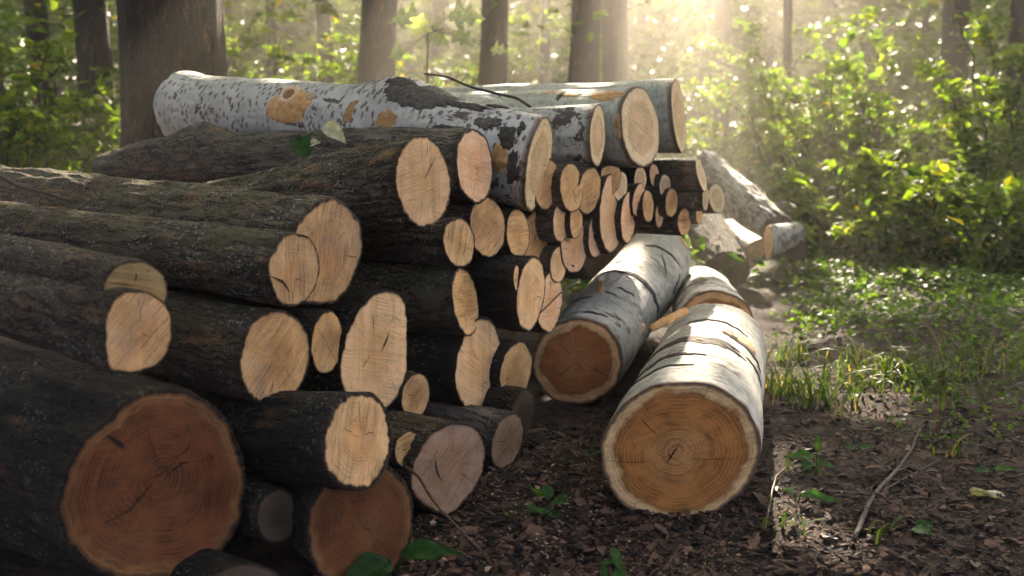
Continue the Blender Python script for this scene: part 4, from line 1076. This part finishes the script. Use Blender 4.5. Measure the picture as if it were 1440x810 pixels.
# ------------------------------------------------------------------ litter
def litter(n, region, size, mat, name, label, seed, flat=0.35, asp=0.5):
    r = np.random.default_rng(seed)
    P = region(n, r)
    n = len(P)
    P[:, 2] = ground_z(P[:, 0], P[:, 1]) + r.uniform(0.001, 0.008, n)
    d = r.normal(size=(n, 3)); d[:, 2] *= flat; d /= np.linalg.norm(d, axis=1)[:, None]
    u = np.tile([0, 0, 1.0], (n, 1)) + r.normal(0, flat, (n, 3))
    w = np.cross(d, u); w /= np.linalg.norm(w, axis=1)[:, None]; nn = np.cross(w, d)
    ln = (size * r.lognormal(0, 0.45, n))[:, None]; wd = ln * asp * r.uniform(0.5, 1.4, n)[:, None]
    th = ln * 0.08
    a = P - d * ln / 2; b = P + d * ln / 2 + d * ln * r.uniform(-0.15, 0.15, n)[:, None]
    tops = [a - w * wd * r.uniform(0.1, 0.6, n)[:, None], a + w * wd * r.uniform(0.1, 0.6, n)[:, None], P + w * wd * 0.55 + nn * th, b + w * wd * r.uniform(0.05, 0.5, n)[:, None],
            b - w * wd * r.uniform(0.05, 0.5, n)[:, None], P - w * wd * 0.55 + nn * th]
    V = np.stack(tops + [q - nn * th for q in tops], 1).reshape(-1, 3)
    base = (np.arange(n) * 12)[:, None, None]
    Q = np.array([[0, 1, 2, 5], [5, 2, 3, 4], [0, 6, 7, 1], [1, 7, 8, 2], [2, 8, 9, 3], [3, 9, 10, 4], [4, 10, 11, 5], [5, 11, 6, 0]])
    F = (base + Q[None]).reshape(-1, 4)
    o = new_mesh(name, V, F, M[mat], False, {'lv': np.repeat(r.uniform(0, 1, n), 12)}, kind='stuff')
    o['label'] = label
def reg_pile(n, r):
    px = r.uniform(440, 1040, n); py = r.uniform(600, 860, n)
    R_ = ray(px, py); P = CAM + R_ * (-CAM_H / R_[:, 2])[:, None]
    return P
def reg_right(n, r):
    px = r.uniform(820, 1560, n); py = 400 + 440 * r.uniform(0, 1, n) ** 0.8
    R_ = ray(px, py); P = CAM + R_ * (-CAM_H / R_[:, 2])[:, None]
    return P
def chipmat(name, dark, light):
    t = NT(name); lv = t.attr('lv', 'Fac')
    c = t.mix(t.ss(lv, 0.2, 1.0), dark, light)
    f = t.noise(t.pos(), 160, 3, 0.7)
    c = t.scale(c, t.ss(f, 0.3, 0.7, 0.6, 1.15))
    return t.princ(c, 0.85, t.bump(f, 0.4, 0.003), 0.25)
M['chips'] = chipmat('brown bark crumbs', (0.011, 0.008, 0.006), (0.13, 0.072, 0.048))
M['sawdust'] = chipmat('pale wood crumbs', (0.12, 0.07, 0.045), (0.46, 0.31, 0.21))
litter(6500, reg_pile, 0.017, 'chips', 'bark_crumbs', 'brown bark crumbs strewn before the pile', 61)
litter(3800, reg_pile, 0.007, 'sawdust', 'sawdust', 'pale wood crumbs and sawdust before the pile', 62)
litter(9000, reg_right, 0.015, 'chips', 'leaf_litter', 'dark leaf and bark litter on the right hand ground', 63, 0.3, 0.35)

def chip_thing(px, py, ln, wd, rot, label, mat, group, seed, name='bark_chip', cat='bark chip'):
    r = np.random.default_rng(seed)
    c = on_ground(px, py); c[2] = float(ground_z(c[:1], c[1:2])[0]) + 0.006
    n = 12
    th = np.linspace(0, 2 * np.pi, n, endpoint=False)
    k = r.uniform(0.7, 1.15, n)
    x, y = np.cos(th) * ln / 2 * k, np.sin(th) * wd / 2 * k
    X_, Y_ = x * math.cos(rot) - y * math.sin(rot), x * math.sin(rot) + y * math.cos(rot)
    tilt = r.uniform(-0.25, 0.25, 2)
    zt = 0.012 * np.cos(th * 2 + seed) * ln / 0.06 * 0.4 + X_ * tilt[0] + Y_ * tilt[1]
    top = np.stack([X_, Y_, zt + 0.006], -1) + c; bot = np.stack([X_ * 0.92, Y_ * 0.92, zt - 0.002], -1) + c
    V = np.concatenate([top, bot, [c + [0, 0, 0.008]], [c - [0, 0, 0.003]]])
    i = np.arange(n); j = (i + 1) % n
    F = [np.stack([i, i + n, j + n, j], -1), np.concatenate([np.stack([np.full(n, 2 * n), i, j], -1), np.stack([np.full(n, 2 * n + 1), j + n, i + n], -1)])]
    o = new_mesh(name, V, F, M[mat], False, {'lv': np.full(len(V), r.uniform(0, 1))}, None, c)
    return tag(o, label, cat, group)
r = np.random.default_rng(71)
for i in range(46):
    px, py = r.uniform(600, 1000), r.uniform(645, 805)
    if 830 < px and py < 745: continue
    chip_thing(px, py, r.uniform(0.022, 0.05), r.uniform(0.012, 0.026), r.uniform(0, 3.1), 'small brown bark chip on the ground before the pile', 'chips', 'bark chips before the pile', 500 + i)
for i in range(60):
    px, py = r.uniform(1070, 1435), r.uniform(560, 805)
    chip_thing(px, py, r.uniform(0.025, 0.05), r.uniform(0.01, 0.022), r.uniform(0, 3.1), 'curled dead leaf on the dark ground at the lower right', 'leaf_dead', 'dead leaves at the lower right', 600 + i, 'dead_leaf', 'leaf')
chip_thing(655, 742, 0.06, 0.035, 0.4, 'larger pinkish bark slab left of the round leaved plant', 'splinter' if False else 'sawdust', None, 701, 'bark_slab', 'bark')
chip_thing(1390, 692, 0.13, 0.05, 0.1, 'large pale bark piece on the dark ground near the right edge', 'leaf_palefall', None, 702, 'bark_slab', 'bark')
chip_thing(738, 606, 0.16, 0.02, 0.05, 'bleached wood splinter on the ground at the foot of the pile', 'sawdust', None, 703, 'wood_splinter', 'splinter')
chip_thing(1055, 762, 0.11, 0.045, 1.0, 'frayed bark strip under the right side of the biggest aspen', 'chips', None, 704, 'bark_strip', 'bark')

# ------------------------------------------------------------------ twigs, sticks, splinters
def stick(px_pts, lift, r0, r1, label, mat, name='twig', depth=None, cat='twig', side=()):
    pts = []
    for k, p in enumerate(px_pts):
        if len(p) == 3: pts.append(at(*p))
        else:
            q = on_ground(*p); q[2] = float(ground_z(q[:1], q[1:2])[0]) + lift + r0
            pts.append(q)
    pts = np.array(pts)
    t = np.linspace(0, len(pts) - 1, 26)
    P = np.stack([np.interp(t, range(len(pts)), pts[:, i]) for i in range(3)], -1)
    k = np.array([1, 2, 3, 2, 1.]); k /= k.sum()
    for i in range(3):
        e = np.concatenate([[2 * P[0, i] - P[2, i], 2 * P[0, i] - P[1, i]], P[:, i], [2 * P[-1, i] - P[-2, i], 2 * P[-1, i] - P[-3, i]]]); P[:, i] = np.convolve(e, k, 'valid')
    P += 0.3 * r0 * np.stack([noise(P * 40), noise(P * 40 + 5), noise(P * 40 + 9)], -1)
    base = P[len(P) // 2].copy()
    root = empty(name, base, label, cat)
    V, F = tube(P, np.linspace(r0, r1, 26), 8, 0.15)
    new_mesh('stem', V, F, M[mat], True, None, root, base)
    for (i, dx, dy, dz) in side:
        q = np.linspace(P[i], P[i] + np.array([dx, dy, dz]), 5)
        V, F = tube(q, np.linspace(r0 * 0.5, r0 * 0.2, 5), 6)
        new_mesh('side_twig', V, F, M[mat], True, None, root, base)
stick([(1202, 752), (1225, 700), (1262, 660), (1282, 632), (1294, 600)], 0.003, 0.006, 0.0035, 'long grey stick lying on the dark ground at the right', 'twig', 'stick', cat='stick', side=((12, 0.05, 0.02, 0.01), (18, -0.03, 0.03, 0.01)))
dF = 2.28
stick([(570, 658, 2.30), (588, 668, 2.22), (610, 706, 2.12), (640, 738, 2.04), (675, 772, 1.97), (694, 790)], 0.004, 0.0042, 0.0022, 'dark reddish twig leaning from the heart shaped face to the ground', 'twig_red')
b = L['birch_top']
stick([(598, 104, 3.42), (630, 108, 3.33), (660, 122, 3.25), (700, 132, 3.18), (728, 138, 3.12), (745, 150, 3.06)], 0, 0.0035, 0.005, 'thin bent twig resting on the hump of the spotted top log', 'twig', side=((8, 0.03, -0.02, 0.03), (15, 0.02, 0.0, -0.02)))
stick([(-20, 236, 2.82), (25, 262, 2.78), (60, 270, 2.72), (100, 283, 2.66)], 0, 0.004, 0.005, 'thin reddish twig lying on the mossy log at the left edge', 'twig_red')
stick([(1075, 745), (1085, 700), (1092, 672), (1120, 652)], 0.01, 0.003, 0.002, 'thin dry stalk curling up beside the biggest aspen', 'twig_red')
stick([(1140, 690), (1230, 690), (1330, 640)], 0.004, 0.003, 0.002, 'thin dry stalk crossing under the long grey stick', 'twig')
stick([(885, 248, 3.95), (900, 262, 3.92), (940, 268, 3.98)], 0, 0.004, 0.003, 'dark wet twig with shining edge below the wide cream face', 'twig')
stick([(722, 470, 3.1), (760, 440, 3.18), (790, 410, 3.3), (815, 392, 3.45)], 0, 0.0025, 0.003, 'pale crooked twig behind the left lying aspen', 'twig')
stick([(915, 462, 3.12), (935, 452, 3.14), (966, 437, 3.2)], 0, 0.012, 0.016, 'orange split splinter wedged between the lying aspens', 'splinter', 'wood_splinter', cat='splinter')

# ------------------------------------------------------------------ small plants
def plant(px, py, label, leaves, name='plant', mat='leaf_fresh', stem='leaf_dark'):
    """leaves: (dpx, dpy of leaf base from foot in pixels, direction xyz, normal xyz, length, width, shape, tint)"""
    c = on_ground(px, py); c[2] = float(ground_z(c[:1], c[1:2])[0])
    root = empty(name, c, label, 'plant')
    for (dx, dz, dy, d, nr, ln, wd, sh, lv) in leaves:
        b0 = c + np.array([dx, dy, dz])
        q = np.linspace(c - [0, 0, 0.01], b0, 6) + np.array([dx * 0.2, 0, 0.1 * abs(dz)]) * np.sin(np.linspace(0, 3.14, 6))[:, None]
        V, F = tube(q, np.linspace(0.0024, 0.0013, 6), 5)
        st = new_mesh('stem', V, F, M[stem], True, {'lv': np.full(len(V), 0.4)}, root, c)
        leaf_part(root, b0, d, np.array(nr, float), ln, wd, mat, lv, shape=sh, origin=c, curl=0.12, nl=16)
R0 = [0, 0, 1]
plant(766, 722, 'round leaved green herb on bare soil before the pile', [
    (-0.020, 0.050, -0.005, (-0.1, -0.5, 0.55), (0, -0.5, 0.8), 0.046, 0.050, 'round', 0.7), (0.018, 0.030, 0.0, (0.6, -0.5, 0.3), (0.1, -0.4, 0.9), 0.044, 0.046, 'round', 0.6),
    (-0.014, 0.016, -0.01, (-0.8, -0.4, 0.1), (0, -0.3, 1), 0.032, 0.036, 'round', 0.2), (0.004, 0.034, 0.012, (0.1, 0.4, 0.7), (0, -0.7, 0.5), 0.034, 0.034, 'round', 0.3),
    (0.014, 0.012, -0.015, (0.3, -0.8, -0.05), (0, -0.2, 1), 0.03, 0.036, 'round', 0.15), (-0.002, 0.02, -0.015, (-0.15, -0.9, 0.05), (0, -0.3, 1), 0.034, 0.036, 'round', 0.4)])
plant(556, 806, 'broad leaved dark green plant before the low red brown face', [
    (0.012, 0.055, 0, (1, -0.25, 0.16), (-0.1, -0.55, 0.85), 0.135, 0.050, 'lance', 0.9), (-0.006, 0.05, -0.03, (-0.75, -0.75, -0.12), (0.1, -0.5, 0.9), 0.12, 0.075, 'oval', 0.3),
    (-0.005, 0.06, 0.02, (-0.15, 0.15, 0.9), (0.4, -0.9, 0.2), 0.04, 0.018, 'lance', 0.2), (0.0, 0.02, -0.05, (0.35, -0.9, -0.15), (0, -0.4, 0.9), 0.10, 0.055, 'oval', 0.25)], mat='leaf_dark')
plant(868, 812, 'sprout with upright pointed leaves at the bottom centre', [
    (-0.002, 0.035, 0, (0.25, -0.25, -0.75), (0.3, -0.85, 0.4), 0.075, 0.032, 'lance', 0.8), (-0.010, 0.075, 0.01, (0.3, -0.4, -0.8), (0.2, -0.8, 0.5), 0.06, 0.022, 'lance', 0.9),
    (-0.006, 0.05, 0, (-1, -0.2, -0.1), (0, -0.5, 0.9), 0.035, 0.014, 'lance', 0.9), (-0.02, 0.01, -0.01, (-0.3, 0.1, 0.8), (0, -1, 0.2), 0.045, 0.02, 'lance', 0.1), (0.025, 0.006, -0.01, (1, -0.4, -0.1), (0.1, -0.5, 0.9), 0.05, 0.03, 'lance', 0.7)])
plant(1148, 665, 'sunlit sprout with three light green leaves on bare ground', [
    (-0.01, 0.05, 0, (-0.85, -0.3, 0.1), (0, -0.6, 0.9), 0.085, 0.034, 'lance', 0.9), (0.0, 0.06, 0, (-0.1, -0.2, 0.9), (0.3, -0.9, 0.2), 0.06, 0.022, 'lance', 1.0),
    (0.005, 0.03, 0, (0.8, -0.3, -0.1), (0, -0.6, 0.9), 0.05, 0.022, 'lance', 0.6), (-0.015, 0.035, -0.01, (-0.6, -0.7, -0.1), (0, -0.5, 0.9), 0.06, 0.03, 'lance', 0.7)])
plant(1120, 705, 'low sprout whose long leaf points right beside the biggest aspen', [
    (0.01, 0.03, 0, (1, -0.15, -0.12), (0, -0.6, 0.9), 0.11, 0.03, 'lance', 0.6), (-0.005, 0.035, 0, (-0.7, -0.3, 0.2), (0, -0.6, 0.9), 0.04, 0.018, 'lance', 0.8)])
plant(832, 642, 'tiny green seedling left of the biggest aspen face', [
    (-0.006, 0.014, 0, (-0.8, -0.4, 0.2), (0, -0.5, 0.9), 0.022, 0.018, 'oval', 0.4), (0.006, 0.018, 0, (0.7, -0.4, 0.3), (0, -0.5, 0.9), 0.022, 0.018, 'oval', 0.5), (0.0, 0.008, 0, (0.1, -0.9, 0.1), (0, -0.3, 0.9), 0.022, 0.02, 'oval', 0.3)])
plant(1284, 745, 'single dark green leaf plant right of the stick foot', [
    (0.0, 0.02, 0, (0.3, -0.6, 0.1), (0, -0.5, 0.9), 0.05, 0.04, 'oval', 0.3), (0.01, 0.02, 0.01, (0.9, 0.1, 0.1), (0, -0.5, 0.9), 0.045, 0.03, 'oval', 0.1)])
plant(1205, 630, 'small leaf pair on the ground left of the stick tip', [
    (0.005, 0.012, 0, (0.95, -0.2, 0.1), (0, -0.5, 0.9), 0.045, 0.02, 'lance', 0.8), (-0.005, 0.012, 0, (-0.9, -0.2, 0.1), (0, -0.5, 0.9), 0.04, 0.018, 'lance', 0.4)])
plant(1395, 665, 'low sprout with a pale pointed leaf in the right shade', [
    (0.005, 0.02, 0, (0.9, -0.3, 0.15), (0, -0.5, 0.9), 0.06, 0.022, 'lance', 0.9), (-0.01, 0.02, 0, (-0.9, -0.4, 0.05), (0, -0.5, 0.9), 0.06, 0.025, 'lance', 0.1)])
plant(715, 722, 'minute green seedling left of the round leaved herb', [
    (0.0, 0.01, 0, (-0.5, -0.5, 0.4), (0, -0.6, 0.8), 0.016, 0.013, 'oval', 0.9), (0.003, 0.008, 0, (0.7, -0.5, 0.2), (0, -0.6, 0.8), 0.014, 0.012, 'oval', 0.7)])

# leaves lying on the grey log
def fallen(px, py, depth, ln, wd, d, nr, label, mat, lv, shape='oval'):
    c = at(px, py, depth)
    V, F = leaf_mesh(c - np.array(d) * ln / 2, d, np.array(nr, float), ln, wd, shape, curl=0.25, fold=0.25, nl=16)
    o = new_mesh('fallen_leaf', V, F, M[mat], True, {'lv': np.full(len(V), lv)}, None, c)
    tag(o, label, 'leaf')
fallen(424, 206, 3.05, 0.085, 0.075, (0.5, -0.3, -0.6), (0.1, -0.9, 0.5), 'green leaf hanging on the grey barked log', 'leaf_dark', 0.9, 'maple')
fallen(467, 183, 3.1, 0.09, 0.055, (0.6, -0.4, -0.4), (-0.3, -0.7, 0.7), 'pale cream leaf lying on the grey barked log', 'leaf_palefall', 0.6)
fallen(440, 202, 3.05, 0.035, 0.03, (0.5, -0.3, 0.2), (0.1, -0.8, 0.6), 'small pale leaf scrap beside the green leaf', 'leaf_palefall', 0.2)

# ------------------------------------------------------------------ the hazy air
def haze():
    m = bpy.data.materials.new('hazy air'); m.use_nodes = True
    t = m.node_tree; t.nodes.clear()
    o = t.nodes.new('ShaderNodeOutputMaterial'); v = t.nodes.new('ShaderNodeVolumePrincipled')
    v.inputs['Color'].default_value = (0.97, 0.90, 0.76, 1)
    v.inputs['Density'].default_value = 0.011
    v.inputs['Anisotropy'].default_value = 0.78
    t.links.new(v.outputs[0], o.inputs['Volume'])
    x0, x1, y0, y1, z0, z1 = -95, 95, -60, 115, -1.6, 13.2
    V = [(x, y, z) for z in (z0, z1) for y in (y0, y1) for x in (x0, x1)]
    F = np.array([[0, 2, 3, 1], [4, 5, 7, 6], [0, 1, 5, 4], [1, 3, 7, 5], [3, 2, 6, 7], [2, 0, 4, 6]])
    h = new_mesh('haze', V, F, m, False, kind='stuff')
    h['label'] = 'warm hazy air filling the woodland'
haze()
